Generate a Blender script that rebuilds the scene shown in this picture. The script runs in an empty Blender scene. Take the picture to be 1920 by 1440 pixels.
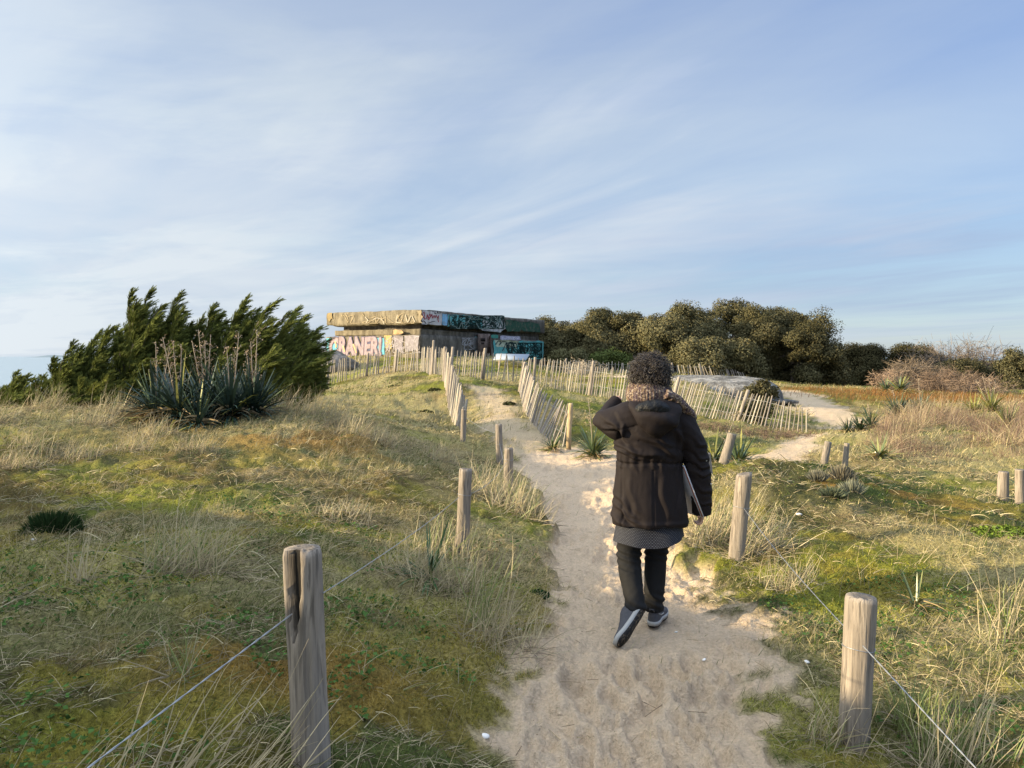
import bpy, bmesh, math, random
import numpy as np
from mathutils import Vector, Matrix
SC = bpy.context.scene
COL = SC.collection
PI = math.pi
R = math.radians

# ---------------------------------------------------------------- camera, sky, sun, exposure
EYE = 1.6
F = 1440.0
PITCH = math.atan(52.0 / F)
cam_d = bpy.data.cameras.new('camera')
cam = bpy.data.objects.new('camera', cam_d)
COL.objects.link(cam)
cam.location = (0, 0, EYE)
cam.rotation_euler = (PI / 2 - PITCH, 0, 0)
cam_d.sensor_width = 36
cam_d.lens = 27.0
cam_d.clip_start = 0.05
cam_d.clip_end = 60000
SC.camera = cam

SUN_ELEV = R(15.0)
SUN_AZ = R(-100.0)          # compass style: 0 = +Y (ahead), negative = left
sun_dir = Vector((math.sin(SUN_AZ) * math.cos(SUN_ELEV), math.cos(SUN_AZ) * math.cos(SUN_ELEV), math.sin(SUN_ELEV)))
sd = bpy.data.lights.new('sun', 'SUN')
sd.energy = 5.0
sd.angle = R(0.5)
sd.color = (1.0, 0.80, 0.50)
so = bpy.data.objects.new('sun', sd)
COL.objects.link(so)
so.rotation_euler = sun_dir.to_track_quat('Z', 'Y').to_euler()

SC.view_settings.view_transform = 'Standard'
SC.view_settings.look = 'None'
SC.view_settings.exposure = 1.05
SC.view_settings.gamma = 1.0

world = bpy.data.worlds.new('World')
SC.world = world
world.use_nodes = True
wt = world.node_tree
for n in list(wt.nodes):
    wt.nodes.remove(n)


def wn(tp, **kw):
    n = wt.nodes.new(tp)
    for k, v in kw.items():
        setattr(n, k, v)
    return n


def wmath(op, a, b=None, c=None):
    n = wn('ShaderNodeMath', operation=op)
    for i, v in enumerate((a, b, c)):
        if v is None:
            continue
        if isinstance(v, (int, float)):
            n.inputs[i].default_value = v
        else:
            wt.links.new(v, n.inputs[i])
    return n.outputs[0]


def wramp(fac, stops):
    n = wn('ShaderNodeValToRGB')
    els = n.color_ramp.elements
    while len(els) < len(stops):
        els.new(0.5)
    for e, (p, c) in zip(els, stops):
        e.position = p
        e.color = (c, c, c, 1) if isinstance(c, (int, float)) else (*c, 1)
    wt.links.new(fac, n.inputs[0])
    return n.outputs[0]


sky = wn('ShaderNodeTexSky', sky_type='NISHITA')
sky.sun_disc = False
sky.sun_elevation = SUN_ELEV
sky.sun_rotation = SUN_AZ
sky.air_density = 1.0
sky.dust_density = 0.3
sky.ozone_density = 3.0
tc = wn('ShaderNodeTexCoord')
sep = wn('ShaderNodeSeparateXYZ')
wt.links.new(tc.outputs['Generated'], sep.inputs[0])
zc = wmath('MAXIMUM', sep.outputs[2], 0.0)
den = wmath('ADD', zc, 0.10)
px_ = wmath('DIVIDE', sep.outputs[0], den)
py_ = wmath('DIVIDE', sep.outputs[1], den)


def cloud_noise(rot, sx, sy, scale, detail, rough, dist, off):
    # rotated and stretched plane coordinates of a high thin cloud deck
    c, s = math.cos(rot), math.sin(rot)
    a = wmath('MULTIPLY', wmath('ADD', wmath('MULTIPLY', px_, c), wmath('MULTIPLY', py_, s)), sx)
    b = wmath('MULTIPLY', wmath('SUBTRACT', wmath('MULTIPLY', py_, c), wmath('MULTIPLY', px_, s)), sy)
    cb = wn('ShaderNodeCombineXYZ')
    wt.links.new(a, cb.inputs[0])
    wt.links.new(b, cb.inputs[1])
    cb.inputs[2].default_value = off
    n = wn('ShaderNodeTexNoise')
    n.inputs['Scale'].default_value = scale
    n.inputs['Detail'].default_value = detail
    n.inputs['Roughness'].default_value = rough
    n.inputs['Distortion'].default_value = dist
    wt.links.new(cb.outputs[0], n.inputs['Vector'])
    return n.outputs['Fac']


veil = wramp(cloud_noise(-0.5, 0.55, 1.0, 0.55, 5, 0.55, 0.6, 3.1), [(0.30, 0.0), (0.68, 1.0)])
wisp = wramp(cloud_noise(-0.85, 0.34, 1.0, 0.9, 7, 0.55, 1.0, 9.4), [(0.32, 0.0), (0.74, 1.0)])
ripple = wramp(cloud_noise(-0.95, 0.5, 2.4, 1.9, 6, 0.55, 0.8, 1.7), [(0.35, 0.0), (0.75, 1.0)])
puff = wramp(cloud_noise(-0.3, 0.55, 1.0, 1.25, 9, 0.60, 0.35, 5.2), [(0.44, 0.0), (0.68, 1.0)])
# thicker to the left, where the sun is, and close to the horizon
left = wmath('MULTIPLY', wmath('SUBTRACT', 0.25, sep.outputs[0]), 0.35)
low = wmath('MULTIPLY', wmath('SUBTRACT', 0.30, zc), 1.15)
cover = wmath('ADD', wmath('MULTIPLY', veil, 0.34), wmath('MULTIPLY', wisp, 0.30))
cover = wmath('ADD', cover, wmath('MULTIPLY', wmath('MULTIPLY', ripple, veil), 0.14))
cover = wmath('ADD', cover, left)
cover = wmath('ADD', cover, wmath('MAXIMUM', low, 0.0))
cover = wmath('MINIMUM', wmath('MAXIMUM', wmath('ADD', cover, 0.16), 0.66), 0.97)
ccol = wn('ShaderNodeMix', data_type='RGBA')
shad = wn('ShaderNodeMix', data_type='RGBA')            # shaded cloud: slate near the horizon, bluer higher up
shad.inputs[6].default_value = (2.25, 2.85, 3.70, 1)
shad.inputs[7].default_value = (1.95, 2.58, 4.10, 1)
wt.links.new(wmath('MINIMUM', wmath('MULTIPLY', zc, 3.2), 1.0), shad.inputs[0])
wt.links.new(shad.outputs[2], ccol.inputs[6])
ccol.inputs[7].default_value = (3.95, 4.30, 4.62, 1)      # lit cloud
lit = wmath('ADD', wmath('ADD', wmath('MULTIPLY', wisp, 0.52), wmath('MULTIPLY', veil, 0.26)), wmath('MULTIPLY', wmath('SUBTRACT', 0.05, sep.outputs[0]), 0.75))
lit = wmath('ADD', lit, wmath('MULTIPLY', puff, wmath('MAXIMUM', wmath('MULTIPLY', wmath('SUBTRACT', 0.55, sep.outputs[0]), 0.50), 0.08)))
xr = wmath('MINIMUM', wmath('MAXIMUM', wmath('MULTIPLY', wmath('ADD', sep.outputs[0], 0.02), 2.6), 0.0), 1.0)


def bank(z0, w):          # a level bank of cloud at height z0 above the horizon
    q = wmath('DIVIDE', wmath('SUBTRACT', wmath('ADD', zc, wmath('MULTIPLY', veil, 0.03)), z0), w)
    return wmath('MULTIPLY', wmath('EXPONENT', wmath('MULTIPLY', wmath('MULTIPLY', q, q), -1.0)), xr)


lit = wmath('ADD', lit, wmath('MULTIPLY', bank(0.135, 0.055), -0.30))
lit = wmath('ADD', lit, wmath('MULTIPLY', bank(0.26, 0.06), 0.30))
lit = wmath('ADD', lit, wmath('MULTIPLY', bank(0.045, 0.016), 0.18))
lit = wmath('MINIMUM', wmath('MAXIMUM', lit, 0.0), 1.0)
wt.links.new(lit, ccol.inputs[0])
mixc = wn('ShaderNodeMix', data_type='RGBA')
wt.links.new(cover, mixc.inputs[0])
wt.links.new(sky.outputs[0], mixc.inputs[6])
wt.links.new(ccol.outputs[2], mixc.inputs[7])
bg = wn('ShaderNodeBackground')
bg.inputs['Strength'].default_value = 0.091
# the deck is brighter towards the sun, where the veil scatters its light forward
sunv = wn('ShaderNodeVectorMath', operation='DOT_PRODUCT')
wt.links.new(tc.outputs['Generated'], sunv.inputs[0])
sunv.inputs[1].default_value = tuple(sun_dir)
aur = wmath('POWER', wmath('MAXIMUM', sunv.outputs['Value'], 0.0), 3.0)
over = wmath('MAXIMUM', wmath('MULTIPLY', wmath('SUBTRACT', zc, 0.44), 6.0), 0.0)  # overhead brightening added above the view to fill the shade
gm = wn('ShaderNodeMix', data_type='RGBA', blend_type='MULTIPLY')
gm.inputs[0].default_value = 1.0
wt.links.new(mixc.outputs[2], gm.inputs[6])
gcol = wn('ShaderNodeCombineXYZ')
for i_, k_ in enumerate((1.12, 1.0, 0.82)):      # the added overhead fill is tinted warm
    wt.links.new(wmath('ADD', wmath('ADD', 1.0, wmath('MULTIPLY', aur, 0.9)), wmath('MULTIPLY', over, k_)), gcol.inputs[i_])
wt.links.new(gcol.outputs[0], gm.inputs[7])
wt.links.new(gm.outputs[2], bg.inputs['Color'])
wo = wn('ShaderNodeOutputWorld')
wt.links.new(bg.outputs[0], wo.inputs[0])

# ---------------------------------------------------------------- helpers
rng = np.random.default_rng(7)
random.seed(7)


def P(u, v, d):
    """world point seen at photo pixel (u, v) at forward distance d (metres along +Y)"""
    cx = (u - 960.0) / F
    cy = (720.0 - v) / F
    fy = math.cos(PITCH) + math.sin(PITCH) * cy
    fz = -math.sin(PITCH) + math.cos(PITCH) * cy
    return (cx / fy * d, d, EYE + fz / fy * d)


def _hash(ix, iy, seed):
    h = (ix.astype(np.int64) * 374761393 + iy.astype(np.int64) * 668265263 + seed * 1442695041) & 0xFFFFFFFF
    h = ((h ^ (h >> 13)) * 1274126177) & 0xFFFFFFFF
    h = h ^ (h >> 16)
    return (h & 0xFFFFFF).astype(np.float64) / 0xFFFFFF


def vnoise(x, y, seed=0):
    ix = np.floor(x); iy = np.floor(y)
    fx = x - ix; fy = y - iy
    fx = fx * fx * fx * (fx * (fx * 6 - 15) + 10); fy = fy * fy * fy * (fy * (fy * 6 - 15) + 10)
    a = _hash(ix, iy, seed); b = _hash(ix + 1, iy, seed); c = _hash(ix, iy + 1, seed); d = _hash(ix + 1, iy + 1, seed)
    return (a + (b - a) * fx) * (1 - fy) + (c + (d - c) * fx) * fy


def fbm(x, y, octv=4, seed=0, gain=0.5):
    s = 0.0; amp = 1.0; tot = 0.0
    for o in range(octv):
        s = s + amp * vnoise(x * 2 ** o + 17.3 * o, y * 2 ** o - 9.1 * o, seed + o)
        tot += amp
        amp *= gain
    return s / tot


def sstep(a, b, x):
    t = np.clip((x - a) / (b - a), 0, 1)
    return t * t * (3 - 2 * t)


def link(o, parent=None):
    COL.objects.link(o)
    if parent is not None:
        o.parent = parent
    return o


def new_mesh(name, verts, faces, mat=None, parent=None, smooth=False, col=None, extra=None):
    """faces: list of (M,k) int arrays or python lists of loops"""
    verts = np.asarray(verts, dtype=np.float32).reshape(-1, 3)
    me = bpy.data.meshes.new(name)
    me.vertices.add(len(verts))
    me.vertices.foreach_set('co', verts.ravel())
    if isinstance(faces, np.ndarray):
        faces = [faces]
    if len(faces) and not isinstance(faces[0], np.ndarray):
        by = {}
        for f in faces:
            by.setdefault(len(f), []).append(f)
        faces = [np.array(v, dtype=np.int32) for v in by.values()]
    loops = np.concatenate([f.astype(np.int32).ravel() for f in faces])
    tot = np.concatenate([np.full(len(f), f.shape[1], dtype=np.int32) for f in faces])
    start = np.concatenate([[0], np.cumsum(tot)[:-1]]).astype(np.int32)
    me.loops.add(len(loops))
    me.loops.foreach_set('vertex_index', loops)
    me.polygons.add(len(tot))
    me.polygons.foreach_set('loop_start', start)
    me.polygons.foreach_set('loop_total', tot)
    if smooth:
        me.polygons.foreach_set('use_smooth', np.ones(len(tot), dtype=bool))
    if col is not None:
        col = np.asarray(col, dtype=np.float32)
        a = me.attributes.new('Col', 'FLOAT_COLOR', 'POINT')
        if col.ndim == 1:
            col = np.broadcast_to(col, (len(verts), 3))
        c4 = np.ones((len(verts), 4), dtype=np.float32)
        c4[:, :3] = col
        a.data.foreach_set('color', c4.ravel())
    for k, v in (extra or {}).items():
        a = me.attributes.new(k, 'FLOAT', 'POINT')
        a.data.foreach_set('value', np.asarray(v, dtype=np.float32))
    me.update()
    me.validate()
    if mat is not None:
        me.materials.append(mat)
    o = bpy.data.objects.new(name, me)
    return link(o, parent)


def thing(name, label, cat, loc=(0, 0, 0), group=None, kind=None):
    o = bpy.data.objects.new(name, None)
    o.empty_display_size = 0.1
    o.location = loc
    link(o)
    return tag(o, label, cat, group, kind)


def tag(o, label=None, cat=None, group=None, kind=None):
    if label: o['label'] = label
    if cat: o['category'] = cat
    if group: o['group'] = group
    if kind: o['kind'] = kind
    return o


class Geo:
    """collects vertices and faces (numpy) for one mesh"""
    def __init__(self):
        self.v = []; self.f = []; self.c = []; self.n = 0

    def add(self, verts, faces, col=(1, 1, 1)):
        verts = np.asarray(verts, dtype=np.float64).reshape(-1, 3)
        for f in (faces if isinstance(faces, list) else [faces]):
            if len(f):
                self.f.append(np.asarray(f) + self.n)
        col = np.asarray(col, dtype=np.float64)
        if col.ndim == 1:
            col = np.broadcast_to(col, verts.shape)
        self.v.append(verts); self.c.append(col); self.n += len(verts)
        return self

    def build(self, name, mat, parent=None, smooth=False, origin=None):
        v = np.concatenate(self.v)
        if origin is not None:
            v = v - np.asarray(origin)
        return new_mesh(name, v, self.f, mat, parent, smooth, np.concatenate(self.c))


def frames(pts):
    """tangents and a stable side vector along a polyline"""
    pts = np.asarray(pts, dtype=np.float64)
    t = np.gradient(pts, axis=0)
    t /= np.linalg.norm(t, axis=1)[:, None] + 1e-12
    up = np.array([0, 0, 1.0]) if abs(t[0, 2]) < 0.9 else np.array([0, 1.0, 0])
    s = np.cross(t[0], up); s /= np.linalg.norm(s)
    S = [s]
    for i in range(1, len(pts)):
        s = S[-1] - t[i] * np.dot(S[-1], t[i])
        S.append(s / (np.linalg.norm(s) + 1e-12))
    S = np.array(S)
    return t, S, np.cross(t, S)


def tube(pts, rad, n=8, cap=True, rmod=None, rad2=None):
    """(verts, faces) of a swept tube; rad may vary; rmod(i, angles) scales; rad2 = second axis radius"""
    pts = np.asarray(pts, dtype=np.float64)
    m = len(pts)
    rad = np.broadcast_to(np.asarray(rad, dtype=np.float64), (m,))
    r2 = rad if rad2 is None else np.broadcast_to(np.asarray(rad2, dtype=np.float64), (m,))
    t, S, B = frames(pts)
    a = np.linspace(0, 2 * PI, n, endpoint=False)
    ca, sa = np.cos(a), np.sin(a)
    V = np.zeros((m, n, 3))
    for i in range(m):
        k = np.ones(n) if rmod is None else rmod(i, a)
        V[i] = pts[i] + (k * rad[i] * ca)[:, None] * S[i] + (k * r2[i] * sa)[:, None] * B[i]
    idx = np.arange(m * n).reshape(m, n)
    q = np.stack([idx[:-1], np.roll(idx[:-1], -1, 1), np.roll(idx[1:], -1, 1), idx[1:]], -1).reshape(-1, 4)
    V = V.reshape(-1, 3)
    F_ = [q]
    if cap:
        V = np.concatenate([V, pts[:1], pts[-1:]])
        c0, c1 = m * n, m * n + 1
        i0, i1 = idx[0], idx[-1]
        F_.append(np.concatenate([np.stack([np.roll(i0, -1), i0, np.full(n, c0)], -1),
                                  np.stack([i1, np.roll(i1, -1), np.full(n, c1)], -1)]))
    return V, F_


def box(c, s):
    c = np.asarray(c, dtype=np.float64); s = np.asarray(s, dtype=np.float64) / 2
    v = np.array([[x, y, z] for x in (-1, 1) for y in (-1, 1) for z in (-1, 1)]) * s + c
    f = np.array([[0, 1, 3, 2], [4, 6, 7, 5], [0, 4, 5, 1], [2, 3, 7, 6], [0, 2, 6, 4], [1, 5, 7, 3]])
    return v, f


def ribbons(base, dirs, length, width, segs=3, droop=None, side=None, tip=0.12, belly=0.0, wind=None, fold=0.0):
    """N curved blades as (verts, quads, index of the blade of each vertex).
    base (N,3), dirs (N,3) start direction, droop (N,) how far gravity bends the blade, wind (N,3) sideways pull"""
    base = np.asarray(base, dtype=np.float64); N = len(base)
    dirs = dirs / (np.linalg.norm(dirs, axis=1)[:, None] + 1e-9)
    length = np.broadcast_to(length, (N,)); width = np.broadcast_to(width, (N,))
    if side is None:
        ang = rng.uniform(0, 2 * PI, N)
        rnd = np.stack([np.cos(ang), np.sin(ang), rng.uniform(-.3, .3, N)], 1)
        side = np.cross(dirs, rnd)
    side = side / (np.linalg.norm(side, axis=1)[:, None] + 1e-9)
    g = np.zeros((N, 3))
    if droop is not None:
        g[:, 2] = -np.broadcast_to(droop, (N,))
    if wind is not None:
        g = g + wind
    C = np.zeros((N, segs + 1, 3)); C[:, 0] = base
    d = dirs.copy()
    for i in range(segs):
        C[:, i + 1] = C[:, i] + d * (length / segs)[:, None]
        d = d + g / segs * (1 + i) * (2.0 / (segs + 1))
        d /= np.linalg.norm(d, axis=1)[:, None] + 1e-9
    t = np.linspace(0, 1, segs + 1)
    prof = (1 - t) ** 0.7 * (1 - tip) + tip
    if belly:
        prof = prof * (1 - belly * (1 - t) ** 2)
    W = width[:, None] * prof[None] * 0.5
    V = np.stack([C - side[:, None] * W[..., None], C + side[:, None] * W[..., None]], 2)
    idx = np.arange(N * (segs + 1) * 2).reshape(N, segs + 1, 2)
    q = np.stack([idx[:, :-1, 0], idx[:, :-1, 1], idx[:, 1:, 1], idx[:, 1:, 0]], -1).reshape(-1, 4)
    return V.reshape(-1, 3), q, np.repeat(np.arange(N), (segs + 1) * 2)


def unit(v):
    return v / (np.linalg.norm(v, axis=-1, keepdims=True) + 1e-12)


# ---------------------------------------------------------------- materials
class NT:
    """small wrapper for building a node material"""
    def __init__(self, name):
        self.m = bpy.data.materials.new(name)
        self.m.use_nodes = True
        self.t = self.m.node_tree
        for n in list(self.t.nodes):
            self.t.nodes.remove(n)
        self.out = self.n('ShaderNodeOutputMaterial')

    def n(self, tp, **kw):
        n = self.t.nodes.new(tp)
        for k, v in kw.items():
            setattr(n, k, v)
        return n

    def l(self, a, b):
        self.t.links.new(a, b)

    def set(self, sock, v):
        if isinstance(v, bpy.types.NodeSocket):
            self.l(v, sock)
        elif isinstance(v, (tuple, list)) and len(v) == 3 and sock.type == 'RGBA':
            sock.default_value = (*v, 1)
        else:
            sock.default_value = v

    def math(self, op, a, b=0.0, c=0.0):
        n = self.n('ShaderNodeMath', operation=op)
        for i, v in enumerate((a, b, c)):
            self.set(n.inputs[i], v)
        return n.outputs[0]

    def attr(self, name='Col'):
        n = self.n('ShaderNodeAttribute', attribute_name=name)
        return n.outputs['Color'] if name == 'Col' else n.outputs['Fac']

    def coord(self, which='Object', scale=(1, 1, 1), rot=(0, 0, 0)):
        c = self.n('ShaderNodeTexCoord')
        m = self.n('ShaderNodeMapping')
        self.l(c.outputs[which], m.inputs[0])
        m.inputs['Scale'].default_value = scale
        m.inputs['Rotation'].default_value = rot
        return m.outputs[0]

    def noise(self, vec, scale, detail=4, rough=0.55, dist=0.0, out='Fac'):
        n = self.n('ShaderNodeTexNoise')
        if vec is not None:
            self.l(vec, n.inputs['Vector'])
        n.inputs['Scale'].default_value = scale
        n.inputs['Detail'].default_value = detail
        n.inputs['Roughness'].default_value = rough
        n.inputs['Distortion'].default_value = dist
        return n.outputs[out]

    def voronoi(self, vec, scale, feature='F1', out='Distance'):
        n = self.n('ShaderNodeTexVoronoi', feature=feature)
        if vec is not None:
            self.l(vec, n.inputs['Vector'])
        n.inputs['Scale'].default_value = scale
        return n.outputs[out]

    def ramp(self, fac, stops, interp='LINEAR'):
        n = self.n('ShaderNodeValToRGB')
        n.color_ramp.interpolation = interp
        els = n.color_ramp.elements
        while len(els) < len(stops):
            els.new(0.5)
        for e, (p, c) in zip(els, stops):
            e.position = p
            e.color = (c, c, c, 1) if isinstance(c, (int, float)) else (*c, 1)
        self.l(fac, n.inputs[0])
        return n.outputs[0]

    def mix(self, fac, a, b, blend='MIX'):
        n = self.n('ShaderNodeMix', data_type='RGBA', blend_type=blend)
        self.set(n.inputs[0], fac); self.set(n.inputs[6], a); self.set(n.inputs[7], b)
        return n.outputs[2]

    def bump(self, h, strength=0.5, dist=0.02, normal=None):
        n = self.n('ShaderNodeBump')
        n.inputs['Strength'].default_value = strength
        n.inputs['Distance'].default_value = dist
        self.l(h, n.inputs['Height'])
        if normal is not None:
            self.l(normal, n.inputs['Normal'])
        return n.outputs[0]

    def principled(self, col, rough=0.8, normal=None, spec=0.3, metal=0.0, **kw):
        b = self.n('ShaderNodeBsdfPrincipled')
        self.set(b.inputs['Base Color'], col)
        self.set(b.inputs['Roughness'], rough)
        self.set(b.inputs['Specular IOR Level'], spec)
        self.set(b.inputs['Metallic'], metal)
        for k, v in kw.items():
            self.set(b.inputs[k], v)
        if normal is not None:
            self.l(normal, b.inputs['Normal'])
        self.l(b.outputs[0], self.out.inputs[0])
        return self.m


def leaf_mat(name, trans=0.25, gloss=0.0, rough=0.45, gain=1.0):
    t = NT(name)
    c = t.attr('Col')
    if gain != 1.0:
        c = t.mix(1.0, c, (gain, gain, gain), 'MULTIPLY')
    d = t.n('ShaderNodeBsdfDiffuse'); t.l(c, d.inputs[0])
    tr = t.n('ShaderNodeBsdfTranslucent'); t.l(c, tr.inputs[0])
    m = t.n('ShaderNodeMixShader'); m.inputs[0].default_value = trans
    t.l(d.outputs[0], m.inputs[1]); t.l(tr.outputs[0], m.inputs[2])
    s = m.outputs[0]
    if gloss:
        g = t.n('ShaderNodeBsdfGlossy'); g.inputs['Roughness'].default_value = rough
        g.inputs[0].default_value = (.8, .85, .8, 1)
        m2 = t.n('ShaderNodeMixShader'); m2.inputs[0].default_value = gloss
        t.l(s, m2.inputs[1]); t.l(g.outputs[0], m2.inputs[2])
        s = m2.outputs[0]
    t.l(s, t.out.inputs[0])
    return t.m


M = {}
M['grass'] = leaf_mat('grass_blades', 0.22)
M['marram'] = leaf_mat('marram_blades', 0.25, 0.02, 0.4)
M['yucca'] = leaf_mat('yucca_blades', 0.08, 0.05, 0.35)
M['leaf'] = leaf_mat('tree_leaves', 0.12)
M['needle'] = leaf_mat('cypress_sprays', 0.15)
M['twig'] = leaf_mat('dry_twigs', 0.0)
# ---------------------------------------------------------------- terrain
_ctrl = [P(*c) for c in [
    (1230, 1440, 2.98), (1230, 1300, 3.62), (1230, 1200, 4.33), (1210, 1129, 5.0), (1180, 1052, 6.0), (1150, 956, 8.0),
    (1100, 898, 10.0), (1150, 860, 12.0), (1010, 848, 12.8),
    (950, 800, 14.6), (930, 760, 17.2), (900, 715, 22.5), (850, 705, 22.5), (831, 712, 21.0), (849, 791, 16.3), (870, 830, 12.5),
    (935, 868, 11.5), (953, 938, 8.5), (870, 1042, 5.9), (570, 1425, 2.45),
    (300, 1000, 5.0), (300, 900, 7.0), (300, 772, 10.5), (0, 775, 10.0), (300, 830, 8.6), (300, 1100, 3.9), (300, 1300, 2.75),
    (0, 1440, 2.2), (0, 1200, 3.1), (0, 1000, 4.9), (0, 860, 7.4), (600, 900, 7.5), (600, 1000, 5.3), (600, 1150, 3.8), (480, 772, 10.6),
    (750, 1200, 3.7), (800, 1300, 3.15), (900, 1400, 3.02), (800, 1050, 5.2), (900, 1000, 6.4), (800, 900, 8.2), (800, 850, 10.0),
    (750, 800, 13.0), (690, 765, 16.5), (620, 738, 20.0), (700, 742, 20.0), (780, 718, 24.0), (780, 697, 29.0), (640, 716, 30.0),
    (560, 728, 29.0), (600, 776, 10.5), (700, 800, 11.0), (250, 775, 13.5), (450, 770, 14.0),
    (900, 690, 32.0), (1000, 680, 38.0), (970, 675, 40.0), (790, 672, 36.0), (640, 668, 42.0), (1010, 722, 24.5), (1110, 738, 24.0),
    (1190, 752, 22.5), (1300, 780, 20.5), (1400, 797, 19.0), (1510, 812, 18.5), (1100, 705, 32.0), (1200, 700, 36.0), (1030, 700, 38.0),
    (1300, 705, 40.0), (1390, 708, 42.0), (1360, 750, 27.0), (1100, 770, 18.0), (1090, 800, 15.2), (1060, 838, 13.5), (1110, 858, 12.2),
    (1200, 800, 15.5), (1300, 840, 14.0), (1400, 825, 15.5), (1480, 833, 15.0), (1340, 862, 12.2), (1480, 862, 12.3), (1420, 872, 11.7),
    (1440, 882, 8.6), (1548, 884, 9.2), (1390, 1048, 5.8), (1700, 905, 9.6), (1880, 943, 8.7), (1600, 960, 7.0), (1450, 965, 6.8),
    (1800, 1000, 6.3), (1900, 1100, 4.8), (1750, 1100, 4.8), (1610, 1370, 3.15), (1500, 1200, 4.1), (1450, 1100, 5.0), (1900, 1300, 3.4),
    (1900, 1440, 2.8), (1700, 1440, 2.87), (1600, 876, 11.5), (1650, 855, 12.5), (1750, 860, 12.5), (1700, 822, 14.5), (1800, 795, 17.0),
    (1910, 775, 19.0), (1700, 785, 18.0), (1640, 805, 16.0), (1600, 732, 33.0), (1500, 729, 34.0), (1750, 748, 30.0), (1480, 735, 30.0),
    (1550, 772, 24.0), (1600, 802, 20.0), (1600, 765, 26.0), (1560, 728, 36.0), (1820, 760, 26.0), (1500, 745, 28.0), (1270, 716, 26.0), (1320, 724, 25.5), (1230, 712, 28.0)]]
_ctrl += [(-8.5, -1, 2.9), (-8.5, -4, 2.8), (-8.5, 1.05, 2.9), (-8.5, 2.9, 2.65), (-8.6, 5.0, 2.05), (-8.7, 6.5, 1.1), (-8.7, 8, .85), (-6.3, 3, 1.15), (-6.3, -1, 1.1),
          (-13, 2, 1.2), (-13, 8, .5), (-15, 14, -.1), (-20, 20, -2), (-25, 8, -2), (-14, 28, -.9), (-13, 42, .4), (-28, 40, -6), (-26, -10, -1),
          (-4, -1, .6), (-2.2, 0, .35), (0, 0, 0.02), (.6, -5, 0.05), (0, -10, .1), (3, 0, .1), (5, 2, .15), (8, 0, .3), (8, 6, .1), (10, -8, .3), (-6, -10, .9),
          (14, 8, .2), (20, 14, .3), (24, 24, .0), (30, 40, -.2), (18, 48, -.1), (6, 52, .9), (-4, 52, 1.1), (26, 0, .3), (4, 62, .4), (30, 62, -.5), (-12, 62, .0), (-30, 62, -7)]
_ctrl = np.array(_ctrl)


def _tps_k(r2):
    return 0.5 * r2 * np.log(r2 + 1e-9)


def _tps_fit(pts, lam):
    # distances are measured in a softened space so that near points stay local
    n = len(pts)
    q = _warp(pts[:, 0], pts[:, 1])
    d2 = ((q[:, None] - q[None]) ** 2).sum(-1)
    K = _tps_k(d2) + lam * np.eye(n)
    Pm = np.concatenate([np.ones((n, 1)), q], 1)
    A = np.block([[K, Pm], [Pm.T, np.zeros((3, 3))]])
    w = np.linalg.solve(A, np.concatenate([pts[:, 2], np.zeros(3)]))
    return q, w


def _warp(x, y):
    r = np.sqrt(x * x + (y + 1.0) ** 2) + 1e-9
    k = np.log1p(r / 6.0) * 6.0 / r
    return np.stack([x * k, (y + 1.0) * k], -1)


_Q, _W = _tps_fit(_ctrl, 0.02)


def _tps(x, y):
    q = _warp(x, y)
    out = _W[-3] + _W[-2] * q[:, 0] + _W[-1] * q[:, 1]
    for i in range(len(_Q)):
        d2 = (q[:, 0] - _Q[i, 0]) ** 2 + (q[:, 1] - _Q[i, 1]) ** 2
        out = out + _W[i] * _tps_k(d2)
    return out


SEA_Z = -11.0
# path edges: photo rows -> distance and side limits of the trodden sand
_rows = [(1700, 850, 1640), (1440, 925, 1530), (1300, 1010, 1455), (1200, 1012, 1400), (1100, 1026, 1345), (1000, 1030, 1290), (940, 1012, 1250), (900, 995, 1240), (870, 980, 1230)]
_py = np.array([EYE * F / (v - 668) for v, a, b in _rows])
_pl = np.array([(a - 960) / F for v, a, b in _rows]) * _py
_pr = np.array([(b - 960) / F for v, a, b in _rows]) * _py


def _poly_d(x, y, pts):
    """distance outside a polyline of varying half width (negative inside)"""
    best = np.full(x.shape, 1e9)
    for (x0, y0, w0), (x1, y1, w1) in zip(pts[:-1], pts[1:]):
        dx, dy = x1 - x0, y1 - y0
        t = np.clip(((x - x0) * dx + (y - y0) * dy) / (dx * dx + dy * dy), 0, 1)
        d = np.hypot(x - x0 - t * dx, y - y0 - t * dy) - (w0 + (w1 - w0) * t)
        best = np.minimum(best, d)
    return best


def _pp(lst):
    return [(P(u, v, d)[0], d, w) for u, v, d, w in lst]


_br_mid = _pp([(1010, 850, 12.4, .55), (960, 810, 14.5, .5), (935, 770, 17, .42), (905, 735, 20, .35)])
_br_right = _pp([(1030, 872, 11.4, .7), (1180, 868, 11.6, .65), (1330, 872, 11.7, .5), (1430, 864, 12.2, .55), (1480, 845, 13.6, .42), (1500, 826, 15.2, .32), (1530, 815, 17, .25)])
_br_hill = _pp([(1650, 830, 17.5, .3), (1600, 800, 20, .6), (1545, 765, 24.5, .75), (1500, 742, 29, .7), (1470, 732, 31, .5)])
_patch = _pp([(1120, 705, 31, .5), (1165, 706, 31, .6), (1210, 712, 30, .4)])


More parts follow.
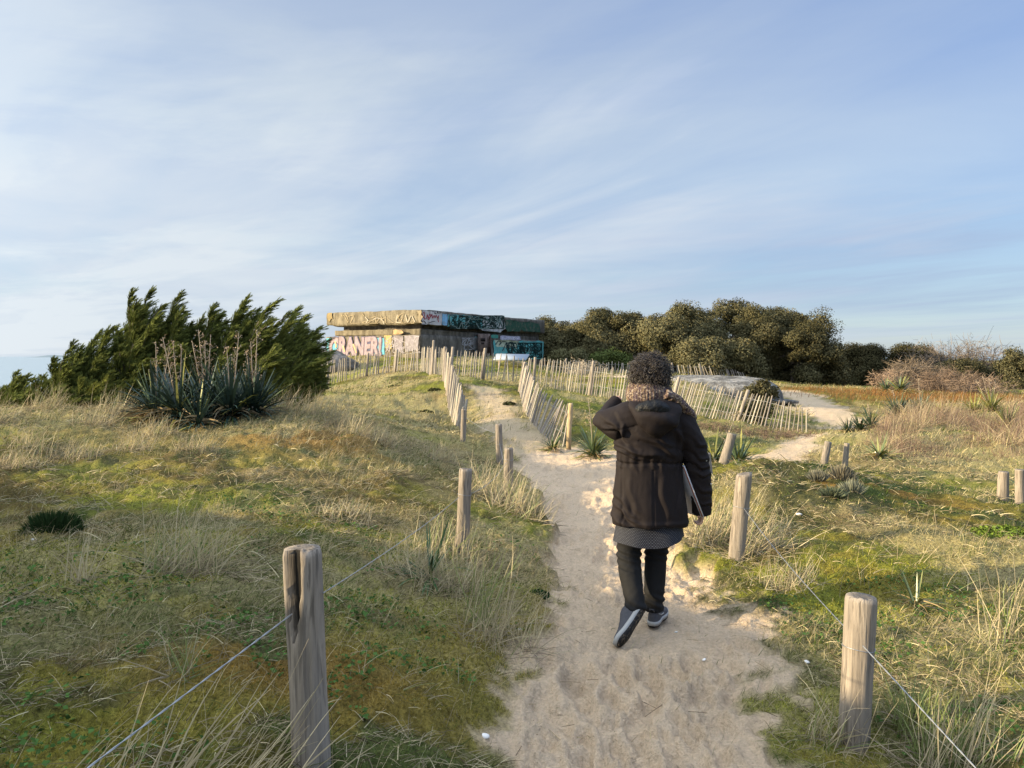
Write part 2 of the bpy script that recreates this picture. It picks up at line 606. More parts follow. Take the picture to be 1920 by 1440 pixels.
def sand_mask(x, y, full=True):
    n1 = fbm(x * 1.6, y * 1.6, 4, 31) - .5
    n2 = fbm(x * 9, y * 9, 3, 41) - .5
    yy = np.clip(y, _py.min(), _py.max())
    l = np.interp(yy, _py, _pl); r = np.interp(yy, _py, _pr)
    inside = np.minimum(x - l, r - x)
    inside = np.where(y > 12.6, inside - (y - 12.6) * 1.0, inside)
    jit = n1 * .60 + n2 * .42
    soft = np.where(x > (l + r) / 2, .14, .07)
    m = sstep(-1, 1, (inside + jit * np.where(x > (l + r) / 2, 1.25, .7)) / soft)
    m2 = 1 - sstep(-.25, .2, _poly_d(x, y, _br_mid) + jit * 1.1)
    m3 = 1 - sstep(-.25, .2, _poly_d(x, y, _br_right) + jit * .9)
    m4 = 1 - sstep(-.3, .3, _poly_d(x, y, _br_hill) + jit * 1.6)
    m5 = 1 - sstep(-.4, .3, _poly_d(x, y, _patch) + jit * 1.0)
    return np.maximum.reduce([m, m2 * .66, m3 * .9, m4 * .86, m5])


# footprints trodden into the path: centre, heading, size, depth
_foot = []
_fr = np.random.default_rng(11)
for _i in range(460):
    _v = 1500 - 640 * (_fr.random() ** .8)
    _y = EYE * F / (_v - 668)
    _l = np.interp(_y, _py, _pl); _r = np.interp(_y, _py, _pr)
    _t = np.clip(.5 + .21 * _fr.standard_normal(), .04, .96)
    _fx = _l + (_r - _l) * np.clip(.5 + .21 * _fr.standard_normal(), .04, .96)
    if abs(_fx - .80) < .42 and 4.0 < _y < 4.95:
        continue
    _foot.append((_fx, _y, _fr.normal(0.05, .35) + (PI if _fr.random() < .4 else 0), _fr.uniform(.8, 1.15), _fr.uniform(.009, .026)))


def foot_h(x, y):
    h = np.zeros_like(x)
    sel = np.where((y > 1.8) & (y < 13) & (np.abs(x - .7) < 3))[0]
    if not len(sel):
        return h
    order = sel[np.argsort(y[sel])]
    ys = y[order]
    for fx, fy, a, s, dep in _foot:
        i0, i1 = np.searchsorted(ys, [fy - .32, fy + .32])
        idx = order[i0:i1]
        if not len(idx):
            continue
        dx = x[idx] - fx; dy = y[idx] - fy
        m = np.abs(dx) < .32
        idx = idx[m]; dx = dx[m]; dy = dy[m]
        ca, sa = math.cos(a), math.sin(a)
        u = (dx * ca + dy * sa) / s; w = (-dx * sa + dy * ca) / s       # w runs along the foot
        wob = 1 + .35 * (vnoise(x[idx] * 22, y[idx] * 22, 77) - .5)
        q = np.sqrt((u / (.058 - .12 * np.abs(w) * .3)) ** 2 + (w / .14) ** 2) * wob
        pit = -dep * (1 - sstep(.68, 1.08, q)) * (1 + 1.4 * w)
        rim = dep * .55 * np.exp(-((q - 1.38) / .28) ** 2)
        h[idx] += pit + rim
    return h


def height0(x, y):
    x = np.asarray(x, dtype=np.float64).ravel(); y = np.asarray(y, dtype=np.float64).ravel()
    z = _tps(x, y)
    r = np.hypot(x, y)
    far = np.where(x < -14, SEA_Z - 1.5, -0.4) + 0 * x
    far = -0.4 + (SEA_Z - 1.1) * sstep(-12, -45, x)
    k = sstep(48, 66, r)
    z = z * (1 - k) + far * k
    return z


def height(x, y, fine=True):
    x = np.asarray(x, dtype=np.float64).ravel(); y = np.asarray(y, dtype=np.float64).ravel()
    z = height0(x, y)
    s = sand_mask(x, y)
    n = (fbm(x * .9, y * .9, 3, 3) - .5) * .16 + (fbm(x * 3.3, y * 3.3, 3, 5) - .5) * .075
    if fine:
        n = n + (fbm(x * 12, y * 12, 3, 9) - .5) * .035
    # cushions of moss and matted turf with creases between them
    n = n + .042 * np.abs(2 * fbm(x * 2.6, y * 2.6, 2, 23) - 1) ** .7 + .030 * np.abs(2 * fbm(x * 7.5, y * 7.5, 2, 27) - 1) ** .7 - .03
    if fine:
        n = n + .016 * np.abs(2 * fbm(x * 19, y * 19, 2, 29) - 1) ** .7
    ns = (fbm(x * 1.3, y * 1.3, 2, 13) - .5) * .05 + (fbm(x * 6, y * 6, 3, 15) - .5) * .035
    if fine:
        ns = ns + (fbm(x * 28, y * 28, 2, 19) - .5) * .016
    z = z + n * (1 - s) + ns * s - .015 * s - .12 * s * sstep(4.9, 6.0, y) * sstep(12, 10, y)
    if True:
        rg = (1 - np.abs(2 * fbm(x * 5.5, y * 5.5, 3, 61) - 1) * 3.2).clip(0, 1) ** 2 * .016 + (1 - np.abs(2 * fbm(x * 13, y * 13, 2, 63) - 1) * 2.6).clip(0, 1) ** 2 * .010
        z = z + rg * s
    fh = foot_h(x, y)
    z = z + .055 * np.tanh(fh / .055) * sstep(.4, .9, s)
    return z


def H(x, y):
    return float(height(np.array([x]), np.array([y]), False)[0])


# ---- what grows where: mean ground colour (linear albedo) for moss, grass and sand
C_SAND = np.array([.69, .53, .365]); C_STRAW = np.array([.42, .34, .175]); C_OLIVE = np.array([.095, .092, .032])
C_GREEN = np.array([.075, .108, .024]); C_MOSS = np.array([.215, .22, .034]); C_RUST = np.array([.24, .13, .036]); C_GREY = np.array([.22, .185, .125])


def veg_weights(x, y):
    a = fbm(x * .55, y * .55, 4, 101); b = fbm(x * .8, y * .8, 4, 111); c = fbm(x * 1.5, y * 1.5, 4, 121); d = fbm(x * .45, y * .45, 3, 131)
    e = fbm(x * 5, y * 5, 3, 141)
    rust = sstep(.54, .66, b + (e - .5) * .35)
    # rusty moss on the mound right of the path and on the rise left of it
    rust = np.maximum(rust * .35, np.exp(-(((x - 3.6) / 1.5) ** 2 + ((y - 7.9) / 1.4) ** 2)) * sstep(.40, .6, c + (e - .5) * .3) * 1.1)
    rust = np.maximum(rust, np.exp(-(((x + 2.3) / 1.6) ** 2 + ((y - 9.0) / 1.0) ** 2)) * sstep(.42, .6, c + (e - .5) * .3))
    rust = np.maximum(rust, np.exp(-(((x + .9) / .8) ** 2 + ((y - 3.1) / .5) ** 2)) * sstep(.40, .55, c + (e - .5) * .4) * .9)
    hum = np.exp(-(((x - 17) / 7) ** 2 + ((y - 31) / 4.5) ** 2))
    rust = np.maximum(rust, hum * 1.0)
    moss = sstep(.45, .58, c + (e - .5) * .45) * .95
    straw = sstep(.42, .62, a + (e - .5) * .25)
    crest = np.exp(-((y - 9.6) / 1.5) ** 2) * sstep(0.0, -1.5, x)
    straw = np.clip(np.maximum(straw * sstep(2.0, 5.5, np.hypot(x, y)) * .9, crest * .85), 0, 1)
    rightbrush = sstep(3.4, 6, x) * sstep(11.5, 14, y) * (1 - sstep(19, 22, y))
    straw = np.maximum(straw, rightbrush * .6)
    green = sstep(.45, .62, d)
    green = np.maximum(green, sstep(15, 17, y) * sstep(26, 23, y) * sstep(0.5, 2, x) * sstep(8, 6, x) * .9)   # lawn inside the fence
    return rust, moss, straw, green


def ground_col(x, y, s=None):
    rust, moss, straw, green = veg_weights(x, y)
    col = C_OLIVE[None] * np.ones((len(x), 1))
    def mx(col, c, w):
        return col * (1 - w[:, None]) + c * w[:, None]
    col = mx(col, C_GREEN, green * .8)
    col = mx(col, C_MOSS, moss)
    col = mx(col, C_STRAW, straw * .75)
    col = mx(col, C_RUST, np.clip(rust, 0, 1) * .85)
    v = .72 + .56 * fbm(x * 14, y * 14, 3, 151)
    col = col * v[:, None]
    if s is not None:
        sv = (.9 + .2 * fbm(x * 2, y * 2, 3, 161))[:, None]
        col = col * (1 - s[:, None]) + C_SAND * sv * s[:, None]
    return col


def ground_material():
    t = NT('dune_ground')
    s = t.attr('sand')
    g = t.n('ShaderNodeNewGeometry').outputs['Position']
    n1 = t.noise(g, 55, 5, .65)
    n2 = t.noise(g, 9, 4, .6)
    n3 = t.noise(g, 190, 3, .6)
    col = t.attr('Col')
    vv = t.ramp(n1, [(.30, .38), (.70, 1.5)])
    col = t.mix(1.0, col, t.mix(s, vv, t.ramp(n1, [(.3, .78), (.7, 1.16)])), 'MULTIPLY')
    # bits of dead stalk and dark crumbs on the sand
    sp = t.ramp(t.noise(g, 34, 5, .75, .6), [(.0, 0.0), (.655, 0.0), (.70, 1.0)])
    col = t.mix(t.math('MULTIPLY', t.math('MULTIPLY', sp, s), .7), col, (.13, .085, .045))
    # damp darker sand
    dm = t.ramp(t.noise(g, 3.1, 3, .6), [(.55, 0.0), (.75, 1.0)])
    col = t.mix(t.math('MULTIPLY', t.math('MULTIPLY', dm, s), .35), col, (.30, .20, .12))
    h = t.math('ADD', t.math('MULTIPLY', n1, 1.0), t.math('MULTIPLY', n3, .35))
    h = t.math('ADD', h, t.math('MULTIPLY', n2, 1.2))
    h = t.math('ADD', h, t.math('MULTIPLY', t.noise(g, 24, 4, .7), 1.0))
    b = t.bump(h, 1.0, .034)
    return t.principled(col, .95, b, .1)


M['ground'] = ground_material()


def build_ground():
    cx, cy = .3, -1.3
    fr = np.linspace(R(-52), R(52), 700)
    rest = np.linspace(R(52), R(308), 110)[1:-1]
    ang = np.concatenate([fr, rest])
    rad = [.25]
    while rad[-1] < 420:
        r = rad[-1]
        k = 1.0058 if 2.6 < r < 13.5 else (1.012 if r < 45 else 1.06)
        rad.append(max(r * k, r + .004))
    rad = np.array(rad)
    na, nr = len(ang), len(rad)
    A, Rr = np.meshgrid(ang, rad)
    x = (cx + np.sin(A) * Rr).ravel(); y = (cy + np.cos(A) * Rr).ravel()
    z = height(x, y)
    s = sand_mask(x, y)
    col = ground_col(x, y, s)
    idx = np.arange(nr * na).reshape(nr, na)
    q = np.stack([idx[:-1], idx[1:], np.roll(idx[1:], -1, 1), np.roll(idx[:-1], -1, 1)], -1).reshape(-1, 4)
    # inner disc
    V = np.stack([x, y, z], 1)
    sm = s[q].mean(1) > .55
    # only the trodden path counts as path: drop isolated specks of bare sand in the turf
    for name, m in (('dune_ground', ~sm), ('sand_path', sm)):
        qq = q[m]
        used, inv = np.unique(qq, return_inverse=True)
        qq = inv.reshape(-1, 4)
        o = new_mesh(name, V[used], qq, M['ground'], None, True, col[used], {'sand': s[used]})
        tag(o, kind='structure')
    c = np.array([[cx, cy, float(z[:na].mean())]])
    tri = np.stack([np.zeros(na, int), np.arange(1, na + 1), np.roll(np.arange(1, na + 1), -1)], -1)[:, [0, 2, 1]]
    o = new_mesh('ground', np.concatenate([c, V[:na]]), tri, M['ground'], None, True, np.concatenate([col[:1], col[:na]]), {'sand': np.concatenate([s[:1], s[:na]])})
    tag(o, kind='structure')


build_ground()

# ---------------------------------------------------------------- sea and far headland
t = NT('sea_water')
g = t.n('ShaderNodeNewGeometry').outputs['Position']
mp = t.n('ShaderNodeMapping'); t.l(g, mp.inputs[0]); mp.inputs['Scale'].default_value = (.35, 1, 1); mp.inputs['Rotation'].default_value = (0, 0, R(20))
h = t.noise(mp.outputs[0], .12, 6, .6)
M['sea'] = t.principled((.24, .31, .35), .35, t.bump(h, .9, 1.4), .5)
ang = np.linspace(R(-150), R(60), 80)
rad = np.array([14, 60, 120, 250, 500, 1000, 2000, 4000, 8000, 16000, 40000.0])
A, Rr = np.meshgrid(ang, rad)
V = np.stack([np.sin(A) * Rr - 30, np.cos(A) * Rr, np.full_like(A, SEA_Z)], -1).reshape(-1, 3)
idx = np.arange(len(V)).reshape(len(rad), len(ang))
q = np.stack([idx[:-1, :-1], idx[1:, :-1], idx[1:, 1:], idx[:-1, 1:]], -1).reshape(-1, 4)
tag(new_mesh('sea', V, q, M['sea']), kind='structure')
t = NT('far_land')
M['land'] = t.principled((.20, .25, .28), 1.0, None, 0.0)
xs = np.linspace(0, 1, 30)
lx = -5750 + xs * 900; top = SEA_Z + 2 + 42 * np.sin(xs * PI) ** 1.5 * (.7 + .3 * np.sin(xs * 9))
V = np.concatenate([np.stack([lx, np.full(30, 9000.0), np.full(30, SEA_Z - 1)], 1), np.stack([lx, np.full(30, 9150.0), top], 1), np.stack([lx, np.full(30, 9300.0), np.full(30, SEA_Z - 1)], 1)])
q = np.array([[i + a, i + 1 + a, i + 31 + a, i + 30 + a] for a in (0, 30) for i in range(29)])
tag(new_mesh('headland', V, q, M['land'], None, True), kind='structure')
# ---------------------------------------------------------------- short turf and dry grass (nobody could count it)
def blades_band(r0, r1, dens, ln, wd, seed, half=R(40), segs=2):
    g = np.random.default_rng(seed)
    n = int(dens * half * (r1 * r1 - r0 * r0))
    a = g.uniform(-half, half, n); r = np.sqrt(g.uniform(r0 * r0, r1 * r1, n))
    x = np.sin(a) * r; y = np.cos(a) * r
    s = sand_mask(x, y)
    rust, moss, straw, green = veg_weights(x, y)
    clump = fbm(x * 3.5, y * 3.5, 3, 201)
    p = (1 - sstep(.25, .8, s) * .985) * (.25 + .75 * sstep(.35, .62, clump)) * (1 - .72 * np.clip(rust, 0, 1)) * (1 - .45 * moss) * (.65 + .35 * straw)
    k = g.random(n) < p
    x, y, s, rust, moss, straw, green, clump = (q[k] for q in (x, y, s, rust, moss, straw, green, clump))
    n = len(x)
    z = height(x, y)
    lean = g.uniform(.2, 1.35, n) ** 1.0
    az = g.normal(R(90), 1.15, n)              # bent by the sea wind towards the right
    d = np.stack([np.sin(az) * np.sin(lean), np.cos(az) * np.sin(lean), np.cos(lean)], 1)
    L = ln * g.uniform(.45, 1.35, n) * (.75 + .6 * sstep(.4, .7, clump)) * (.7 + .6 * straw)
    W = wd * g.uniform(.7, 1.3, n)
    u = g.random(n)
    pal = np.array([[.52, .45, .24], [.36, .30, .16], [.145, .145, .042], [.075, .112, .026], [.27, .22, .14]])
    w = np.stack([.25 + straw * 1.5, .3 + straw * .5, .5 + 0 * u, .35 + green * 1.2, .25 + 0 * u], 1)
    w = np.cumsum(w / w.sum(1, keepdims=True), 1)
    ci = (u[:, None] > w).sum(1).clip(0, 4)
    col = pal[ci] * g.uniform(.7, 1.2, (n, 1))
    V, q, b = ribbons(np.stack([x, y, z - .004], 1), d, L, W, segs, droop=g.uniform(.1, .9, n))
    return V, q, col[b]


G = Geo()
for (r0, r1, dens, ln, wd, seed, segs) in ((1.6, 4, 9000, .042, .0020, 1, 3), (4, 7.5, 3800, .048, .0030, 2, 2), (7.5, 14, 1100, .060, .0055, 3, 2),
                                           (14, 24, 360, .07, .010, 4, 2), (24, 46, 70, .12, .018, 5, 2)):
    V, q, c = blades_band(r0, r1, dens, ln, wd, seed, segs=segs)
    G.add(V, q, c)
# flattened thatch of dead and living blades
for r0, r1, dens, ln, wd, sd_ in ((1.6, 4.2, 2700, .10, .0030, 31), (4.2, 8, 950, .12, .0042, 32), (8, 14, 330, .14, .007, 33)):
    g = np.random.default_rng(sd_)
    half = R(40); n = int(dens * half * (r1 * r1 - r0 * r0))
    a = g.uniform(-half, half, n); r = np.sqrt(g.uniform(r0 * r0, r1 * r1, n))
    x = np.sin(a) * r; y = np.cos(a) * r
    cl = fbm(x * 2.2, y * 2.2, 3, 211)
    k = (sand_mask(x, y) < .35) & (g.random(n) < .15 + .85 * sstep(.42, .60, cl))
    x, y = x[k], y[k]
    rs_, ms_, _a, _b = veg_weights(x, y)
    k = g.random(len(x)) > np.clip(.85 * rs_ + .65 * ms_, 0, .9)
    x, y = x[k], y[k]; n = len(x)
    az = g.uniform(0, 2 * PI, n); ln_ = g.uniform(.9, 1.5, n)
    d = np.stack([np.sin(az) * np.sin(ln_) + .25, np.cos(az) * np.sin(ln_), np.cos(ln_)], 1)
    pal = np.array([[.60, .52, .33], [.44, .37, .24], [.26, .21, .14], [.085, .066, .04], [.14, .16, .055], [.085, .12, .035]])
    col = pal[g.choice(6, n, p=[.16, .22, .22, .18, .12, .10])] * g.uniform(.75, 1.2, (n, 1))
    V, q, b = ribbons(np.stack([x, y, height(x, y) + .004], 1), d, ln * g.uniform(.4, 1.3, n), wd * g.uniform(.6, 1.3, n), 3, droop=g.uniform(.3, 1.5, n), tip=.2)
    G.add(V, q, col[b])
# fuzz of the moss cushions close by
for r0, r1, dens, ln, wd, sd_ in ((1.6, 3.6, 15000, .013, .0026, 21), (3.6, 6.0, 5000, .018, .0045, 22)):
    g = np.random.default_rng(sd_)
    half = R(40); n = int(dens * half * (r1 * r1 - r0 * r0))
    a = g.uniform(-half, half, n); r = np.sqrt(g.uniform(r0 * r0, r1 * r1, n))
    x = np.sin(a) * r; y = np.cos(a) * r
    rust, moss, straw, green = veg_weights(x, y)
    k = (sand_mask(x, y) < .3) & (g.random(n) < .25 + .75 * np.maximum(rust, moss))
    x, y, rust, moss = x[k], y[k], rust[k], moss[k]
    n = len(x)
    col = np.array([.115, .125, .03]) * (1 - moss[:, None]) + np.array([.29, .295, .045]) * moss[:, None]
    col = col * (1 - rust[:, None]) + np.array([.28, .15, .036]) * rust[:, None]
    col = col * g.uniform(.3, 1.45, (n, 1))
    d = np.stack([g.normal(0, .7, n), g.normal(0, .7, n), np.ones(n)], 1)
    V, q, b = ribbons(np.stack([x, y, height(x, y) - .003], 1), d, ln * g.uniform(.5, 1.4, n), wd, 1, tip=.3)
    G.add(V, q, col[b])
o = G.build('turf_grass', M['grass'])
tag(o, 'short wiry grass, straw and green, covering the dunes', 'grass', kind='stuff')
# ---------------------------------------------------------------- timber posts
def wood_mat(name, light, dark, streak=1.0):
    t = NT(name)
    c = t.coord('Object', (38, 38, 2.6))
    n = t.noise(c, 1.0, 6, .62, .5)
    n2 = t.noise(t.coord('Object', (90, 90, 5)), 1.0, 4, .6, .3)
    big = t.noise(t.coord('Object', (7, 7, 3.2)), 1.0, 3, .55)
    col = t.mix(t.ramp(n, [(.30, 1.0), (.62, 0.0)]), light, dark)
    col = t.mix(t.ramp(n2, [(.38, .85), (.50, 0.0)]), col, tuple(.32 * x for x in dark))
    gy_ = t.noise(t.coord('Object', (11, 11, 1.6)), 1.0, 4, .6)
    col = t.mix(t.ramp(gy_, [(.42, 0.0), (.62, .7)]), col, (.235, .215, .195))
    col = t.mix(t.ramp(big, [(.35, .55), (.65, 0.0)]), col, tuple(.62 * x for x in light))
    col = t.mix(1.0, col, t.attr('Col'), 'MULTIPLY')
    h = t.math('ADD', t.math('MULTIPLY', n, .6), t.math('MULTIPLY', n2, .5))
    return t.principled(col, .88, t.bump(h, 1.0, .010), .2)


M['post'] = wood_mat('weathered_post_wood', (.385, .335, .28), (.135, .115, .098))
M['picket'] = wood_mat('weathered_picket_wood', (.62, .58, .515), (.38, .35, .305))
t = NT('galvanised_wire')
M['wire'] = t.principled((.32, .33, .34), .45, None, .5, .7)
t = NT('rotten_wood')
M['rot'] = t.principled(t.ramp(t.noise(t.coord('Object', (40, 40, 6)), 1.0, 5, .6), [(.3, (.018, .012, .008)), (.7, (.075, .05, .032))]), .95, None, .1)


def make_post(u0, v0, u1, v1, d, r, label, seed, hollow=False, tie=True, cut=0.0):
    b = np.array(P(u0, v0, d)); tp = np.array(P(u1, v1, d))
    base = b.copy(); base[2] = H(b[0], b[1])
    axis = tp - b
    Lp = np.linalg.norm(tp - base)
    ax = (tp - base) / Lp
    ns, nr = 44, 46
    g = np.random.default_rng(seed)
    zz = np.linspace(-.22, Lp, nr)
    th = np.linspace(0, 2 * PI, ns, endpoint=False)
    TH, ZZ = np.meshgrid(th, zz)
    ph = g.uniform(0, 6)
    rr = r * (1 + .035 * np.sin(TH * 2 + ph) + .02 * np.sin(3 * TH + ph * 2 + ZZ * 2) + .09 * (fbm((TH / .30 + ph).ravel(), (ZZ * 4).ravel(), 4, seed) - .5).reshape(TH.shape))
    rr *= (1.05 - .07 * (ZZ / Lp)) + .03 * np.sin(ZZ * 7 + ph)
    # drying cracks
    for _ in range(3):
        a0 = g.uniform(0, 2 * PI); z0 = g.uniform(.2, .8) * Lp; w = g.uniform(.15, .4) * Lp
        da = np.abs((TH - a0 - .12 * np.sin(ZZ * 6 + ph) + PI) % (2 * PI) - PI)
        rr -= r * .16 * np.exp(-(da / .075) ** 2) * np.exp(-((ZZ - z0) / w) ** 4)
    colr = np.ones(TH.shape)
    if hollow:
        a0 = R(66)                       # faces the viewer, a little to the left
        da = (TH - a0 + PI) % (2 * PI) - PI
        depth = Lp - ZZ
        halfw = np.interp(depth, [0, .05, .12, .20, .26, .30], [.60, .60, .52, .36, .16, 0.0]) + .06 * (vnoise((ZZ * 40).ravel(), (TH * 0).ravel(), 5).reshape(TH.shape) - .5)
        k = sstep(.0, .10, halfw - np.abs(da))
        rr *= 1 - .55 * k
        colr = 1 - .93 * k
    # bevelled rim at the sawn top
    rr[-1] *= .93
    S = np.cross(ax, [0, 1, 0]); S /= np.linalg.norm(S)
    Bv = np.cross(S, ax) * -1
    V = (ZZ[..., None] * ax) + (rr * np.cos(TH))[..., None] * S + (rr * np.sin(TH))[..., None] * (-Bv if False else Bv)
    if cut:
        V[-1, :, 2] += cut * np.cos(th) * r
        V[-2, :, 2] += .5 * cut * np.cos(th) * r
    n = nr * ns
    idx = np.arange(n).reshape(nr, ns)
    q = np.stack([idx[:-1], np.roll(idx[:-1], -1, 1), np.roll(idx[1:], -1, 1), idx[1:]], -1).reshape(-1, 4)
    top = V[-1]
    c = top.mean(0)
    ring2 = c + (top - c) * .55; ring2[:, 2] += .002 * g.standard_normal(ns)
    V2 = np.concatenate([V.reshape(-1, 3), ring2, [c]])
    i0 = idx[-1]; i1 = np.arange(n, n + ns)
    q2 = np.stack([i0, np.roll(i0, -1), np.roll(i1, -1), i1], -1)
    tri = np.stack([i1, np.roll(i1, -1), np.full(ns, n + ns)], -1)
    cc = np.concatenate([colr.ravel(), np.full(ns + 1, .62)])
    cc = cc[:, None] * np.array([[1.0, .98, .95]])
    # outward winding
    o = new_mesh('timber_post', V2, [q[:, ::-1] if np.dot(np.cross(V2[q[0, 1]] - V2[q[0, 0]], V2[q[0, 3]] - V2[q[0, 0]]), V2[q[0, 0]] - V[0].mean(0)) < 0 else q, q2, tri], M['post'], None, True, cc)
    o.location = base
    tag(o, label, 'post', 'timber posts along the path')
    if tie:
        zt = Lp * tie if tie is not True else Lp * .66
        rt = r * 1.06
        ring = [np.array(ax * zt) + rt * math.cos(a) * S + rt * math.sin(a) * Bv + ax * .004 * math.sin(a * 2) for a in np.linspace(0, 2 * PI, 25)]
        V3, f3 = tube(ring, .0018, 5, False)
        w = new_mesh('wire_tie', V3, f3, M['wire'], o, True)
    return o


make_post(585, 1428, 567, 1028, 2.45, .061, 'thick grey post with a dark rotten hollow in its split top', 1, True, False)
make_post(866, 1045, 873, 879, 5.85, .050, 'weathered post left of the path behind the split hollow post', 2, False, .70)
make_post(953, 938, 954, 840, 8.5, .051, 'grey post in front of the post with crossing wires, left path edge', 3, False, .78)
make_post(937, 868, 935, 795, 11.4, .050, 'slim brown post close behind the grey one, left path edge', 4, False, .5)
make_post(868, 830, 870, 767, 12.4, .046, 'short pale post ending the picket fence left of the grassy path', 5, False, .72)
make_post(1600, 1372, 1615, 1118, 3.15, .060, 'round topped grey post at the lower right beside the path', 6, False, .66)
make_post(1380, 1050, 1396, 888, 5.8, .058, 'pale post leaning right on the sand edge beside the person', 7, False, .62, -.28)
make_post(1356, 892, 1373, 813, 10.0, .058, 'pale post leaning right in front of the green yucca', 8, False, False)
make_post(1327, 930, 1323, 850, 8.6, .055, 'post stump half hidden behind the arm of the person', 9, False, False)
make_post(1543, 900, 1553, 828, 10.4, .048, 'leaning post with dark knots standing behind the rusty moss mound', 10, False, False)
make_post(1583, 902, 1588, 831, 10.5, .036, 'thin post right next to the leaning one behind the rusty mound', 11, False, False)
make_post(1880, 942, 1882, 884, 8.7, .056, 'stubby knotty post near the right edge of the grassland', 12, False, False)
make_post(1913, 947, 1912, 880, 8.5, .050, 'upright post at the far right next to the stubby knotty post', 13, False, False)


def wire(pts, label, r=.0018, sag=.02):
    pts = [np.array(p) for p in pts]
    out = []
    for a, b in zip(pts[:-1], pts[1:]):
        for k in np.linspace(0, 1, 14)[:-1]:
            p = a + (b - a) * k
            p[2] -= sag * 4 * k * (1 - k)
            out.append(p)
    out.append(pts[-1])
    # two strands twisted round each other
    g = Geo()
    fine = []
    for a, b in zip(out[:-1], out[1:]):
        for k in np.linspace(0, 1, 8)[:-1]:
            fine.append(a + (b - a) * k)
    fine = np.array(fine)
    s = np.concatenate([[0], np.cumsum(np.linalg.norm(np.diff(fine, axis=0), axis=1))])
    t_, S_, B_ = frames(fine)
    for ph in (0, PI):
        p2 = fine + r * .8 * (np.cos(s * 60 + ph)[:, None] * S_ + np.sin(s * 60 + ph)[:, None] * B_)
        V, f = tube(p2, r, 5, False)
        g.add(V, f)
    return tag(g.build('fence_wire', M['wire'], None, True), label, 'wire')


wire([P(-220, 1730, 1.25), P(552, 1148, 2.39)], 'twisted wire running from the lower left corner to the hollow post', .0016, .0)
wire([P(606, 1112, 2.42), P(862, 931, 5.8)], 'twisted wire from the hollow post to the next post by the path', .0016, .02)
wire([P(884, 925, 5.82), P(950, 866, 8.45)], 'sagging wire between the second and third post left of the path', .0016, .05)
wire([P(943, 862, 8.5), P(936, 830, 11.4)], 'short wire crossing down the slim brown post', .0016, .0)
wire([P(929, 812, 11.4), P(874, 783, 12.4)], 'thin wire from the slim brown post up to the fence end post', .0016, .03)
wire([P(1618, 1211, 3.1), P(1394, 952, 5.75)], 'wire running from the round topped post to the leaning pale post', .0016, .03)
wire([P(1618, 1211, 3.08), P(1940, 1560, 2.2)], 'wire leading from the round topped post into the lower right corner', .0016, .0)

# ---------------------------------------------------------------- chestnut picket fences
_pk = []
for _s in range(12):
    g_ = np.random.default_rng(500 + _s)
    ns = 6
    zs = np.array([-.12, .15, .45, .75, .955, 1.0])
    bx = np.cumsum(g_.normal(0, .010, len(zs))); by = np.cumsum(g_.normal(0, .008, len(zs)))
    bx -= bx[1]; by -= by[1]
    rad = np.array([1.0, 1.05, 1.0, .95, .85, .28]) * .5
    a = np.sort(g_.uniform(0, 2 * PI, ns) * .35 + np.linspace(0, 2 * PI, ns, endpoint=False) * .9)
    V = []
    for k, z in enumerate(zs):
        f = g_.uniform(.85, 1.15, ns)
        V.append(np.stack([bx[k] + rad[k] * f * np.cos(a), by[k] + .75 * rad[k] * f * np.sin(a), np.full(ns, z)], 1))
    V = np.concatenate(V)
    idx = np.arange(len(V)).reshape(len(zs), ns)
    q = np.stack([idx[:-1], np.roll(idx[:-1], -1, 1), np.roll(idx[1:], -1, 1), idx[1:]], -1).reshape(-1, 4)
    tone = g_.uniform(.62, 1.2) * np.array([1, g_.uniform(.93, 1.0), g_.uniform(.85, 1.0)])
    o = new_mesh('picket', V, [q, idx[-1][None].repeat(1, 0)], M['picket'], None, False, tone)
    me = o.data
    bpy.data.objects.remove(o)
    _pk.append(me)


